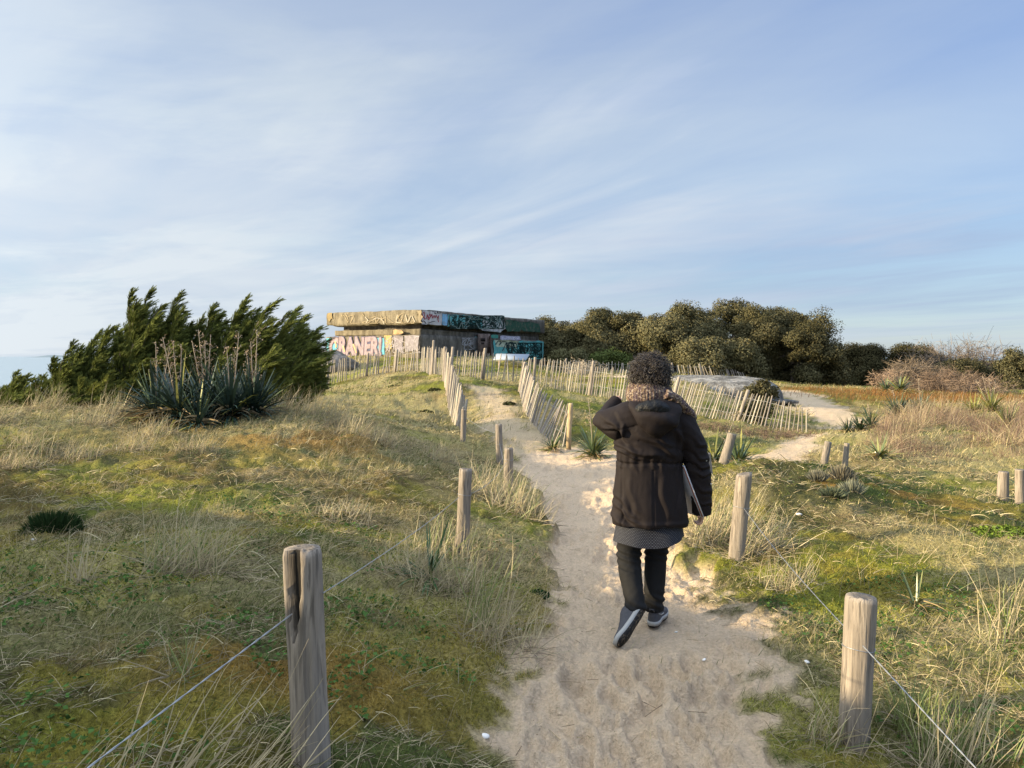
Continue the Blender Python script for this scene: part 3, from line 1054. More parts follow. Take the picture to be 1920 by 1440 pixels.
def fence(label, line, n, posts=(), width=.034, lean=0.0, seed=0, ragged=.05, gap=.04):
    """line: (u_base, v_base, u_top, v_top, d) stations in the photo; pickets are spaced evenly between them"""
    g = np.random.default_rng(900 + seed)
    B = np.array([P(a, b, d) for a, b, c, e, d in line]); T = np.array([P(c, e, d) for a, b, c, e, d in line])
    s = np.concatenate([[0], np.cumsum(np.linalg.norm(np.diff(B[:, :2], axis=0), axis=1))])
    def at(q, A):
        return np.array([np.interp(q, s, A[:, k]) for k in range(3)])
    root = thing('picket_fence', label, 'fence', tuple(B.mean(0)), 'chestnut picket fences on the dune')
    org = B.mean(0)
    for i in range(n):
        q = s[-1] * (i + .5 + g.normal(0, .14)) / n
        b = at(q, B); tpt = at(q, T)
        h = tpt - b
        gz = H(b[0], b[1])
        b[2] = b[2] * .35 + gz * .65
        tpt = np.array([tpt[0], tpt[1], tpt[2]]) + np.array([g.normal(0, .028), g.normal(0, .02), g.normal(-.01, ragged * .55)])
        L = np.linalg.norm(tpt - b)
        o = bpy.data.objects.new('picket', _pk[g.integers(0, 12)])
        link(o, root)
        w = width * g.uniform(.75, 1.3)
        qd = Vector(tuple(tpt - b)).to_track_quat('Z', 'Y')
        o.matrix_local = Matrix.LocRotScale(Vector(tuple(b - org)), qd @ Matrix.Rotation(g.uniform(0, 6.28), 4, 'Z').to_quaternion(), Vector((w, w, L)))
    for q, hk in posts:
        q = q * s[-1]
        b = at(q, B); tpt = at(q, T)
        b[2] = H(b[0], b[1])
        tpt = b + (tpt - b) * hk
        pts = [b + (tpt - b) * k for k in (-.15, .3, .6, .97, 1.0)]
        V, f = tube(np.array(pts) - org, np.array([.052, .05, .048, .046, .038]), 10)
        new_mesh('fence_post', V, f, M['picket'], root, True, np.array([.75, .7, .66]))
    # wires that hold the pickets
    for k in (.28, .78):
        pts = [at(q, B) * (1 - k) + at(q, T) * k for q in np.linspace(0, s[-1], max(2 * n, 8))]
        pts = np.array(pts) - org
        pts[:, 2] += g.normal(0, .006, len(pts))
        V, f = tube(pts, .0035, 4, False)
        new_mesh('binding_wire', V, f, M['wire'], root)
    return root


fence('picket fence climbing the rise left of the concrete bunker', [
    (545, 737, 550, 697, 27.5), (600, 720, 603, 680, 29), (650, 713, 653, 668, 30), (720, 700, 724, 660, 30), (790, 695, 792, 650, 29), (838, 694, 841, 652, 26.5)],
    72, [(.22, 1.05), (.41, 1.05), (.55, 1.05), (.83, 1.25)], .045, 0, 1)
fence('picket fence crossing behind the grassy path below the info board', [
    (842, 706, 846, 655, 23.5), (905, 711, 910, 659, 24.5), (950, 714, 955, 665, 24.5), (1004, 722, 1007, 674, 24.5)],
    27, [(.02, 1.1), (.45, 1.12), (.98, 1.08)], .041, 0, 2)
fence('long leaning picket fence between the lawn and the pale concrete dome', [
    (1004, 722, 1010, 674, 24.5), (1050, 728, 1056, 677, 24.2), (1110, 738, 1117, 685, 23.6), (1190, 752, 1200, 695, 22.4), (1290, 778, 1308, 717, 20.6), (1350, 788, 1370, 728, 19.9),
    (1420, 798, 1438, 740, 19.0), (1465, 803, 1476, 752, 18.6), (1490, 810, 1494, 760, 18.4), (1515, 812, 1514, 766, 18.3)],
    92, [(.205, 1.12), (.56, 1.06), (.80, 1.05)], .040, 0, 3)
fence('short picket fence of thick stakes along the left of the grassy path', [
    (832, 712, 834, 652, 21), (838, 740, 845, 668, 19), (842, 765, 852, 690, 17.5), (850, 791, 861, 712, 16.3), (862, 806, 869, 738, 14.6), (866, 820, 870, 760, 13.2)],
    40, [(.02, 1.05), (.3, 1.05)], .052, 0, 4)
fence('splayed picket fence along the right of the grassy path', [
    (974, 738, 984, 680, 20), (978, 760, 992, 696, 17.6), (987, 786, 1006, 717, 16), (1001, 800, 1020, 734, 15), (1016, 814, 1045, 748, 14.2), (1038, 824, 1062, 756, 13.7), (1058, 836, 1068, 758, 13.4)],
    58, [(.03, 1.05), (.5, 1.03)], .036, 0, 5)
# the squared end stake of that fence stands by itself in front of it
b_ = np.array(P(1066, 842, 13.2)); t_ = np.array(P(1071, 756, 13.2))
g_ = Geo()
V, f = tube([(0, 0, -.2), (.01, 0, .3), tuple(t_ - b_ - np.array([0, 0, .03])), tuple(t_ - b_)], [.052, .05, .05, .043], 4)
o = new_mesh('fence_stake', V, f, M['picket'], None, False, np.array([1.05, .86, .58]))
o.location = b_; o.rotation_euler[2] = .5
tag(o, 'squared yellowish stake at the near end of the splayed fence', 'stake')
fence('far picket fence at the foot of the evergreen trees', [
    (1012, 694, 1013, 669, 37), (1050, 700, 1052, 674, 37), (1120, 700, 1122, 678, 38), (1200, 700, 1200, 680, 39), (1290, 704, 1286, 684, 40), (1340, 706, 1334, 686, 41), (1400, 712, 1394, 697, 42)],
    72, [(.1, 1.1), (.6, 1.15), (.75, 1.15), (.9, 1.0)], .055, 0, 6)
# ---------------------------------------------------------------- concrete bunker with painted walls
def concrete_mat(name, tint=(1, 1, 1)):
    t = NT(name)
    g = t.n('ShaderNodeNewGeometry').outputs['Position']
    n = t.noise(g, 2.2, 7, .65)
    st = t.n('ShaderNodeMapping'); t.l(g, st.inputs[0]); st.inputs['Scale'].default_value = (2.2, 2.2, .45)
    run = t.noise(st.outputs[0], 1.6, 6, .65)
    sp = t.noise(g, 14, 5, .7)
    col = t.attr('Col')
    col = t.mix(1.0, col, t.ramp(n, [(.28, .55), (.72, 1.4)]), 'MULTIPLY')
    col = t.mix(t.ramp(run, [(.42, .7), (.58, 0.0)]), col, t.mix(1.0, col, (.45, .44, .43), 'MULTIPLY'))
    col = t.mix(t.ramp(sp, [(.60, 0.0), (.70, .55)]), col, t.mix(1.0, col, (.35, .34, .30), 'MULTIPLY'))
    return t.principled(col, .92, t.bump(t.math('ADD', n, sp), .7, .05), .15)


M['concrete'] = concrete_mat('aged_concrete')
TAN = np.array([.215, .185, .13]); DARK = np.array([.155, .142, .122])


def slab(name, quadC, quadL, quadR, zt, zb, mat, parent, colL, colR, rough=.0, seed=0, bev=.05, chew=0.0, top_col=None):
    """a block on a four-cornered plan: near corner C, left L, right R (x, y); zt/zb = heights at C, L, R"""
    C_, L_, R_ = (np.array(q, dtype=float) for q in (quadC, quadL, quadR))
    D_ = L_ + R_ - C_
    zt = list(zt) + [zt[1] + zt[2] - zt[0]]; zb = list(zb) + [zb[1] + zb[2] - zb[0]]
    pl = [C_, R_, D_, L_]; ztt = [zt[0], zt[2], zt[3], zt[1]]; zbb = [zb[0], zb[2], zb[3], zb[1]]
    V = []; cols = []
    g = np.random.default_rng(seed)
    nseg, nz = 60, 9
    rows = []
    for j in range(nz):
        tz = j / (nz - 1)
        ring = []
        for e in range(4):
            a, b = pl[e], pl[(e + 1) % 4]
            for k in range(nseg):
                s = k / nseg
                p = a + (b - a) * s
                z = (zbb[e] * (1 - tz) + ztt[e] * tz) * (1 - s) + (zbb[(e + 1) % 4] * (1 - tz) + ztt[(e + 1) % 4] * tz) * s
                ring.append((p[0], p[1], z))
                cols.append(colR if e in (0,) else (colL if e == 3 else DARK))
        rows.append(ring)
    V = np.array(rows).reshape(-1, 3); cols = np.array(cols)
    cen = np.array([(C_ + D_)[0] / 2, (C_ + D_)[1] / 2])
    nrm = fbm(V[:, 0] * 1.7 + V[:, 2] * 3, V[:, 1] * 1.7 - V[:, 2] * 2, 4, seed) - .5
    rad = V[:, :2] - cen
    V[:, :2] += unit(rad) * (nrm * rough)[:, None]
    tz = np.repeat(np.linspace(0, 1, nz), 4 * nseg)
    if chew:
        # crumbled lower and upper arrises
        e = np.repeat(np.arange(4), nseg)[None].repeat(nz, 0).ravel()
        ch = np.clip(fbm(V[:, 0] * 1.3, V[:, 1] * 1.3, 4, seed + 5) - .40, 0, 1) * chew * 3.2
        V[:, 2] += np.where(tz < .3, ch * (1 - tz / .3), 0) - np.where(tz > .8, ch * .35 * (tz - .8) / .2, 0)
    for lvl in (0, nz - 1):
        sel = np.arange(lvl * 4 * nseg, (lvl + 1) * 4 * nseg)
        V[sel, :2] -= unit(rad[sel]) * bev
    idx = np.arange(nz * 4 * nseg).reshape(nz, -1)
    q = np.stack([idx[:-1], np.roll(idx[:-1], -1, 1), np.roll(idx[1:], -1, 1), idx[1:]], -1).reshape(-1, 4)
    n = len(V)
    V = np.concatenate([V, [[cen[0], cen[1], np.mean(ztt) + .05]], [[cen[0], cen[1], np.mean(zbb)]]])
    cols = np.concatenate([cols, [TAN], [DARK]])
    t1 = np.stack([idx[-1], np.roll(idx[-1], -1), np.full(4 * nseg, n)], -1)
    t0 = np.stack([np.roll(idx[0], -1), idx[0], np.full(4 * nseg, n + 1)], -1)
    return new_mesh(name, V, [q, t1, t0], mat, parent, False, cols)


bk = thing('concrete_bunker', 'flat roofed concrete bunker covered in graffiti on the dune top', 'bunker')
dC, dL, dR = 36.0, 41.5, 47.0


def XY(u, d):
    return P(u, 668, d)[:2]


def ZZ_(v, d):
    return P(960, v, d)[2]


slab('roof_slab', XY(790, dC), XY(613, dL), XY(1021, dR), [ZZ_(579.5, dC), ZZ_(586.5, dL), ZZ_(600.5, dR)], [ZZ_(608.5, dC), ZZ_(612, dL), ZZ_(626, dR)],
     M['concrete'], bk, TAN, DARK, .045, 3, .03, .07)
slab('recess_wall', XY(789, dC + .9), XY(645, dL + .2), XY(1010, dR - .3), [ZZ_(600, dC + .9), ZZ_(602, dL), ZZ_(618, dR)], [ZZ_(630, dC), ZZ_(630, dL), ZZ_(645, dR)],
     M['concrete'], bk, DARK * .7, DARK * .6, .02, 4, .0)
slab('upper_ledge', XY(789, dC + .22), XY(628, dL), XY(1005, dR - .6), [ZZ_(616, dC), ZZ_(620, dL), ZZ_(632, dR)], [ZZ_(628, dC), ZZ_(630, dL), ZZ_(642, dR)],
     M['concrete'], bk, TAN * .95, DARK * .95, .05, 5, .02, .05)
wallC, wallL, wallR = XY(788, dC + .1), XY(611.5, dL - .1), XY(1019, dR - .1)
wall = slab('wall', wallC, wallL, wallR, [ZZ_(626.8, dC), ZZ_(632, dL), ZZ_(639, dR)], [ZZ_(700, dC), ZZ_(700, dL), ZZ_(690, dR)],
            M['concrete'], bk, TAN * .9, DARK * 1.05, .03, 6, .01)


class Face:
    """a vertical wall plane on which photo pixels can be laid out; out = metres in front of it"""
    def __init__(self, a, b):
        a = np.array(a, dtype=float); b = np.array(b, dtype=float)
        self.a = a; dr = (b - a) / np.linalg.norm(b - a)
        n = np.array([dr[1], -dr[0]])
        if np.dot(n, -a) < 0: n = -n
        self.n = n

    def pt(self, u, v, out):
        k = np.array(P(u, v, 1.0)) - np.array([0, 0, EYE])
        s = np.dot(self.a + self.n * out, self.n) / np.dot(k[:2], self.n)
        return (k[0] * s, k[1] * s, EYE + k[2] * s)


def paint_mat(name, wear=.5):
    t = NT(name)
    g = t.n('ShaderNodeNewGeometry').outputs['Position']
    n = t.noise(g, 5, 6, .7)
    col = t.mix(1.0, t.attr('Col'), t.ramp(n, [(.25, .6), (.75, 1.25)]), 'MULTIPLY')
    w = t.ramp(t.noise(g, 3.3, 7, .72), [(.5, 0.0), (.62, wear)])
    col = t.mix(w, col, (.17, .15, .12))
    return t.principled(col, .8, None, .2)


M['paint'] = paint_mat('wall_paint', .55)
M['paint_dark'] = paint_mat('sprayed_lines', .25)
fl = Face(wallC, wallL); fr = Face(wallC, wallR)
sl = Face(XY(790, dC), XY(613, dL)); sr = Face(XY(790, dC), XY(1021, dR))


def blot(name, face, poly, col, out, parent, mat='paint', jag=1.2, seed=0):
    """irregular painted area, outline in photo pixels"""
    g = np.random.default_rng(seed + int(abs(poly[0][0]) * 7))
    pts = []
    for (a, b), (c, d) in zip(poly, poly[1:] + poly[:1]):
        m = max(2, int(math.hypot(c - a, d - b) / 4))
        for k in range(m):
            t = k / m
            pts.append((a + (c - a) * t + g.normal(0, jag * .3), b + (d - b) * t + g.normal(0, jag * .35)))
    V = [face.pt(u, v, out) for u, v in pts]
    V2 = [face.pt(u, v, out - .05) for u, v in pts]
    n = len(V)
    bm = bmesh.new()
    vs = [bm.verts.new(v) for v in V]
    f = bm.faces.new(vs)
    bmesh.ops.triangulate(bm, faces=[f])
    bm.normal_update()
    me = bpy.data.meshes.new(name); bm.to_mesh(me); bm.free()
    a = me.attributes.new('Col', 'FLOAT_COLOR', 'POINT')
    c4 = np.ones((n, 4), dtype=np.float32); c4[:, :3] = col
    a.data.foreach_set('color', c4.ravel())
    me.materials.append(M[mat])
    return link(bpy.data.objects.new(name, me), parent)


def strokes(name, face, lines, col, w, out, parent):
    """sprayed lines: polylines in photo pixels, w = width in pixels"""
    g = Geo()
    for ln in lines:
        ln = np.array(ln, dtype=float)
        # smooth the polyline
        k = np.arange(len(ln)); kk = np.linspace(0, len(ln) - 1, (len(ln) - 1) * 5 + 1)
        x = np.interp(kk, k, ln[:, 0]); y = np.interp(kk, k, ln[:, 1])
        for _ in range(2):
            x[1:-1] = (x[:-2] + 2 * x[1:-1] + x[2:]) / 4; y[1:-1] = (y[:-2] + 2 * y[1:-1] + y[2:]) / 4
        tx, ty = np.gradient(x), np.gradient(y)
        L = np.hypot(tx, ty) + 1e-9
        nx, ny = -ty / L * w / 2, tx / L * w / 2
        V = [face.pt(a + c, b + d, out) for a, b, c, d in zip(x, y, nx, ny)] + [face.pt(a - c, b - d, out) for a, b, c, d in zip(x, y, nx, ny)]
        n = len(x)
        q = np.array([[i, i + 1, n + i + 1, n + i] for i in range(n - 1)])
        g.add(V, q, col)
    return g.build(name, M['paint_dark'], parent)


def letters(name, face, text, u0, v0, u1, v1, col, out, parent, fat=0.0, slant=0.0, wob=0.0, mat='paint'):
    cu = bpy.data.curves.new(name, 'FONT')
    cu.body = text; cu.size = 1.0; cu.offset = fat; cu.resolution_u = 3; cu.space_character = 1.02
    tmp = bpy.data.objects.new(name, cu); COL.objects.link(tmp)
    dg = bpy.context.evaluated_depsgraph_get()
    me = bpy.data.meshes.new_from_object(tmp.evaluated_get(dg))
    bpy.data.objects.remove(tmp)
    n = len(me.vertices)
    co = np.zeros(n * 3); me.vertices.foreach_get('co', co); co = co.reshape(-1, 3)
    lo, hi = co.min(0), co.max(0)
    tx = (co[:, 0] - lo[0]) / (hi[0] - lo[0]); ty = (co[:, 1] - lo[1]) / (hi[1] - lo[1])
    uu = u0 + (u1 - u0) * tx + slant * ty
    vv = v1 + (v0 - v1) * ty + wob * np.sin(tx * 21)
    co = np.array([face.pt(a, b, out) for a, b in zip(uu, vv)])
    me.vertices.foreach_set('co', co.ravel())
    a = me.attributes.new('Col', 'FLOAT_COLOR', 'POINT')
    c4 = np.ones((n, 4), dtype=np.float32)
    c4[:, :3] = np.array(col) if np.ndim(col) == 1 else col[0] + (np.array(col[1]) - col[0]) * ty[:, None]
    a.data.foreach_set('color', c4.ravel())
    me.materials.clear(); me.materials.append(M[mat]); me.update()
    return link(bpy.data.objects.new(name, me), parent)


PINK = np.array([.31, .25, .275])
# sunlit left wall: pink block letters on blue, then yellow and violet patches
blot('paint_patch', fl, [(612, 634), (640, 633), (640, 664), (612, 660)], (.12, .40, .50), .035, wall)
blot('paint_patch', fl, [(690, 634), (720, 634), (721, 664), (690, 668)], (.12, .38, .48), .035, wall)
letters('graffiti', fl, 'CRANER!', 615, 629.5, 716, 669.5, (.10, .09, .15), .045, wall, .10, 1.5, .8, 'paint_dark')
letters('graffiti', fl, 'CRANER!', 616.5, 631, 714, 668, (PINK, PINK * [1.05, 1.0, 1.0]), .055, wall, .052, 1.5, .8)
for l_ in ([(628, 640), (630, 648), (629, 652)], [(643, 648), (646, 660)], [(662, 645), (668, 662)]):
    strokes('graffiti', fl, [l_], (.55, .40, .22), 2.6, .062, wall)
blot('paint_patch', fl, [(622, 663), (718, 668), (714, 684), (640, 676)], PINK * .95, .04, wall, jag=5)
blot('paint_patch', fl, [(720, 629), (734, 628), (734, 655), (722, 652)], (.40, .32, .13), .036, wall)
blot('paint_patch', fl, [(738, 629), (756, 629), (754, 660), (740, 660)], (.25, .225, .25), .036, wall)
blot('paint_patch', fl, [(758, 629), (786, 629), (784, 656), (760, 660)], (.28, .255, .275), .036, wall)
g_ = np.random.default_rng(5)
def scrib(u0, u1, v0, v1, n, m=7):
    out = []
    for _ in range(n):
        u = g_.uniform(u0, u1); v = g_.uniform(v0, v1)
        ln = []
        for k in range(m):
            ln.append((np.clip(u, u0, u1), np.clip(v, v0, v1)))
            u += g_.normal(1.5, 6.0); v += g_.normal(0, 9.0)
        out.append(ln)
    return out
strokes('graffiti', fl, scrib(722, 786, 631, 662, 16), (.36, .33, .35), 1.1, .045, wall)
ledge = bpy.data.objects['upper_ledge']; roof = bpy.data.objects['roof_slab']
blot('paint_patch', fl, [(738, 619), (754, 618), (755, 625), (737, 626)], (.46, .30, .15), .17, ledge, jag=3)
for l_ in [[(700, 599), (706, 596), (712, 597), (718, 601), (720, 608)], [(684, 594), (690, 600), (686, 606)], [(745, 590), (742, 605), (752, 604)], [(760, 590), (764, 606), (770, 592)], [(772, 592), (778, 604)]]:
    strokes('graffiti', sl, [l_], (.38, .34, .27), 1.6, .05, roof)
strokes('graffiti', sl, scrib(640, 780, 588, 606, 12), (.36, .29, .18), .9, .05, roof)
blot('lichen_patch', sl, [(614, 588), (621, 587), (623, 597), (617, 603), (613, 599)], (.26, .20, .10), .05, roof, jag=4)
blot('lichen_patch', sl, [(782, 580), (790, 580), (790, 606), (785, 604)], (.26, .215, .14), .045, roof, jag=4)
# shaded right side of the roof: white panel with red writing, blue bar, green tags
blot('paint_patch', sr, [(791, 581.5), (829, 586), (828, 610), (791, 607.5)], (.50, .49, .52), .045, roof)
red = (.30, .03, .05)
strokes('graffiti', sr, [[(796, 597), (792, 592), (794, 585), (797, 587), (795, 599), (800, 597), (801, 588), (803, 598), (806, 587), (808, 593), (804, 600), (802, 597), (808, 594),
                          (810, 588), (811, 598), (814, 590), (816, 597), (818, 590), (820, 597), (823, 590), (821, 600), (823, 604)]], red, 1.25, .055, roof)
for l_ in [[(816, 584), (815, 588), (818, 588)], [(820, 588), (820, 584), (823, 588)], [(824, 584), (826, 588)], [(804, 606), (810, 603), (816, 602)], [(791, 604), (794, 601), (797, 604), (799, 607)]]:
    strokes('graffiti', sr, [l_], (.03, .03, .05), 1.1, .055, roof)
blot('paint_patch', sr, [(829, 588), (839, 589), (839, 610), (830, 610)], (.20, .42, .66), .045, roof)
blot('paint_patch', sr, [(840, 589), (906, 596), (904, 616), (840, 611)], (.10, .33, .36), .045, roof, jag=3)
blot('paint_patch', sr, [(900, 594), (945, 598), (944, 621), (900, 618)], (.42, .44, .46), .042, roof, jag=5)
blot('paint_patch', sr, [(946, 600), (1012, 606), (1012, 622), (950, 620)], (.025, .075, .05), .042, roof, jag=4)
strokes('graffiti', sr, scrib(843, 945, 592, 616, 80), (.012, .04, .036), 1.7, .055, roof)
strokes('graffiti', sr, scrib(843, 945, 592, 616, 12), (.20, .28, .27), .9, .062, roof)
# lower right wall
strokes('graffiti', fr, scrib(866, 895, 634, 655, 16), (.36, .36, .38), 1.1, .045, wall)
blot('paint_patch', fr, [(890, 630), (897, 631), (896, 663), (889, 660)], (.25, .42, .48), .036, wall, jag=3)
blot('paint_patch', fr, [(926, 638), (1019, 641), (1018, 674), (926, 668)], (.12, .42, .42), .036, wall, jag=2)
blot('paint_patch', fr, [(930, 638), (972, 639), (968, 652), (930, 650)], (.52, .58, .44), .042, wall, jag=4)
for l_ in ([(929, 646), (934, 639), (939, 640), (936, 648), (942, 640), (950, 641), (946, 650), (942, 658)], [(950, 652), (954, 642), (962, 641), (964, 652), (958, 656)]):
    strokes('graffiti', fr, [l_], (.03, .05, .06), 1.3, .055, wall)
strokes('graffiti', fr, scrib(950, 1016, 643, 670, 60), (.010, .045, .045), 1.5, .055, wall)
blot('paint_patch', fr, [(921, 628), (935, 628), (935, 635), (921, 634)], (.05, .24, .20), .16, ledge, jag=2)
blot('paint_patch', fr, [(938, 629), (975, 632), (977, 638), (938, 637)], (.36, .36, .48), .16, ledge, jag=2)
strokes('graffiti', fr, scrib(940, 975, 631, 637, 9, 5), (.62, .62, .74), .8, .17, ledge)
# buttress with a small barred opening on the right wall
def wall_box(name, face, u0, u1, v0, v1, out0, out1, col, parent):
    V = [face.pt(u, v, o) for o in (out0, out1) for u, v in ((u0, v0), (u1, v0), (u1, v1), (u0, v1))]
    f = np.array([[0, 3, 2, 1], [4, 5, 6, 7], [0, 1, 5, 4], [1, 2, 6, 5], [2, 3, 7, 6], [3, 0, 4, 7]])
    return new_mesh(name, V, f, M['concrete'], parent, False, np.array(col))
bt = wall_box('buttress', fr, 896, 919, 626, 678, -.05, .30, (.17, .13, .115), wall)
wall_box('opening', fr, 901, 910, 634, 640, .29, .31, (.03, .025, .025), bt)
wall_box('opening', fr, 902, 908, 642, 645, .29, .31, (.04, .03, .03), bt)
wall_box('downpipe', fr, 918, 921, 630, 676, .0, .42, (.08, .05, .04), wall)
# rubble lump at the left foot of the bunker
V, f = [], []
bm = bmesh.new()
bmesh.ops.create_icosphere(bm, subdivisions=4, radius=1)
V = np.array([v.co[:] for v in bm.verts]); fc = np.array([[v.index for v in q.verts] for q in bm.faces]); bm.free()
V2 = V * np.array([1.5, 1.1, .8]) * (1 + .35 * (fbm(V[:, 0] * 2 + 5, V[:, 1] * 2 + V[:, 2] * 3, 4, 9) - .5))[:, None]
o = new_mesh('concrete_rubble', V2, fc, M['concrete'], None, True, np.array([.26, .23, .20]))
o.location = P(607, 690, 34.0); 
tag(o, 'grey lump of old concrete at the left foot of the bunker', 'rubble')

# ---------------------------------------------------------------- information board in front of the bunker
ib = thing('information_board', 'low sloping white information board in front of the bunker wall', 'sign', P(957, 676, 34))
t = NT('board_white'); M['board'] = t.principled((.28, .325, .375), .4, None, .4)
o_ = np.array(P(957, 676, 34))
V = np.array([P(925, 673.5, 33.4), P(986, 674.5, 33.4), P(993, 664, 34.0), P(931, 663, 34.0)]) - o_
V = np.concatenate([V, V - np.array([0, .0, .05])])
f = np.array([[0, 1, 2, 3], [7, 6, 5, 4], [0, 4, 5, 1], [1, 5, 6, 2], [2, 6, 7, 3], [3, 7, 4, 0]])
new_mesh('board', V, f, M['board'], ib)
for u in (936, 982):
    a = np.array(P(u, 669, 33.7)) - o_
    V, f = tube([(a[0], a[1], a[2] - .03), (a[0], a[1], a[2] - .9)], .05, 6)
    new_mesh('leg', V, f, M['picket'], ib, False, np.array([.7, .6, .5]))

# ---------------------------------------------------------------- half buried pale concrete dome on the right
t = NT('pale_concrete')
g = t.n('ShaderNodeNewGeometry').outputs['Position']
n = t.noise(g, 5.0, 8, .75); n2 = t.ramp(t.noise(g, 2.3, 8, .75), [(.38, 0.0), (.62, 1.0)])
st = t.n('ShaderNodeMapping'); t.l(g, st.inputs[0]); st.inputs['Scale'].default_value = (.8, 1.5, 2.5)
n3 = t.noise(g, 1.9, 8, .78, .4)
col = t.mix(t.ramp(n3, [(.46, 0.0), (.56, .9)]), t.mix(n2, (.10, .10, .10), (.46, .44, .40)), (.10, .095, .085))
M['pale'] = t.principled(t.mix(1.0, col, t.attr('Col'), 'MULTIPLY'), .9, t.bump(n, 1.0, .12), .2)
dm = thing('bunker_dome', 'pale rounded concrete dome half buried behind the long fence', 'bunker', P(1332, 745, 28.5))
a = np.linspace(0, 2 * PI, 90, endpoint=False)
prof = np.linspace(0, 1, 22)
rings = []
for k in prof:
    e = (math.sin(k * PI / 2)) ** .55; zz = math.cos(k * PI / 2) ** .5
    rings.append(np.stack([2.4 * e * np.sign(np.cos(a)) * np.abs(np.cos(a)) ** .8, 3.0 * e * np.sign(np.sin(a)) * np.abs(np.sin(a)) ** .8, np.full(90, -.35 + 1.14 * zz)], 1))
V = np.array(rings).reshape(-1, 3)
V[:, 2] += .05 * (fbm(V[:, 0] * 6, V[:, 1] * 6, 3, 88) - .5)
V += (fbm(V[:, 0] * 1.4, V[:, 1] * 1.4 + V[:, 2], 4, 8) - .5)[:, None] * np.array([.16, .16, .10])
idx = np.arange(len(V)).reshape(22, 90)
q = np.stack([idx[:-1], idx[1:], np.roll(idx[1:], -1, 1), np.roll(idx[:-1], -1, 1)], -1).reshape(-1, 4)
o = new_mesh('shell', V, q, M['pale'], dm, True, np.array([1.0, 1.0, 1.0]))
V, f = box((1.45, -2.2, -.42), (1.05, 1.0, .75))
o = new_mesh('entrance_block', V, f, M['pale'], dm, False, np.array([.8, .84, .9]))
V, f = box((1.2, -2.45, .0), (1.9, 1.2, .09))
o = new_mesh('lintel', V, f, M['pale'], dm, False, np.array([.9, .9, .9]))


def rebase(root, loc):
    """move a root to its base without moving its parts"""
    loc = Vector(loc)
    d = loc - root.location
    root.location = loc
    for c in root.children:
        c.location = c.location - d


rebase(bk, (wallC[0], wallC[1], H(wallC[0], wallC[1])))
# ---------------------------------------------------------------- evergreen oaks and scrub behind the dune
t = NT('bark')
n = t.noise(t.coord('Object', (6, 6, 1.5)), 2.0, 5, .65)
M['bark'] = t.principled(t.mix(n, (.05, .042, .035), (.20, .17, .14)), .95, t.bump(n, .8, .03), .1)


def leaf_quads(P_, size, nrm, g, aspect=.5):
    n = len(P_)
    ax = unit(g.standard_normal((n, 3)))
    t1 = unit(np.cross(nrm, ax)); t2 = np.cross(nrm, t1)
    L = (size * g.uniform(.6, 1.35, n))[:, None]
    a = P_ - t1 * L; b = P_ + t1 * L
    c = P_ + t2 * L * aspect + nrm * L * .18; d = P_ - t2 * L * aspect + nrm * L * .18
    V = np.stack([a, c, b, d], 1).reshape(-1, 3)
    return V, np.arange(4 * n).reshape(n, 4)


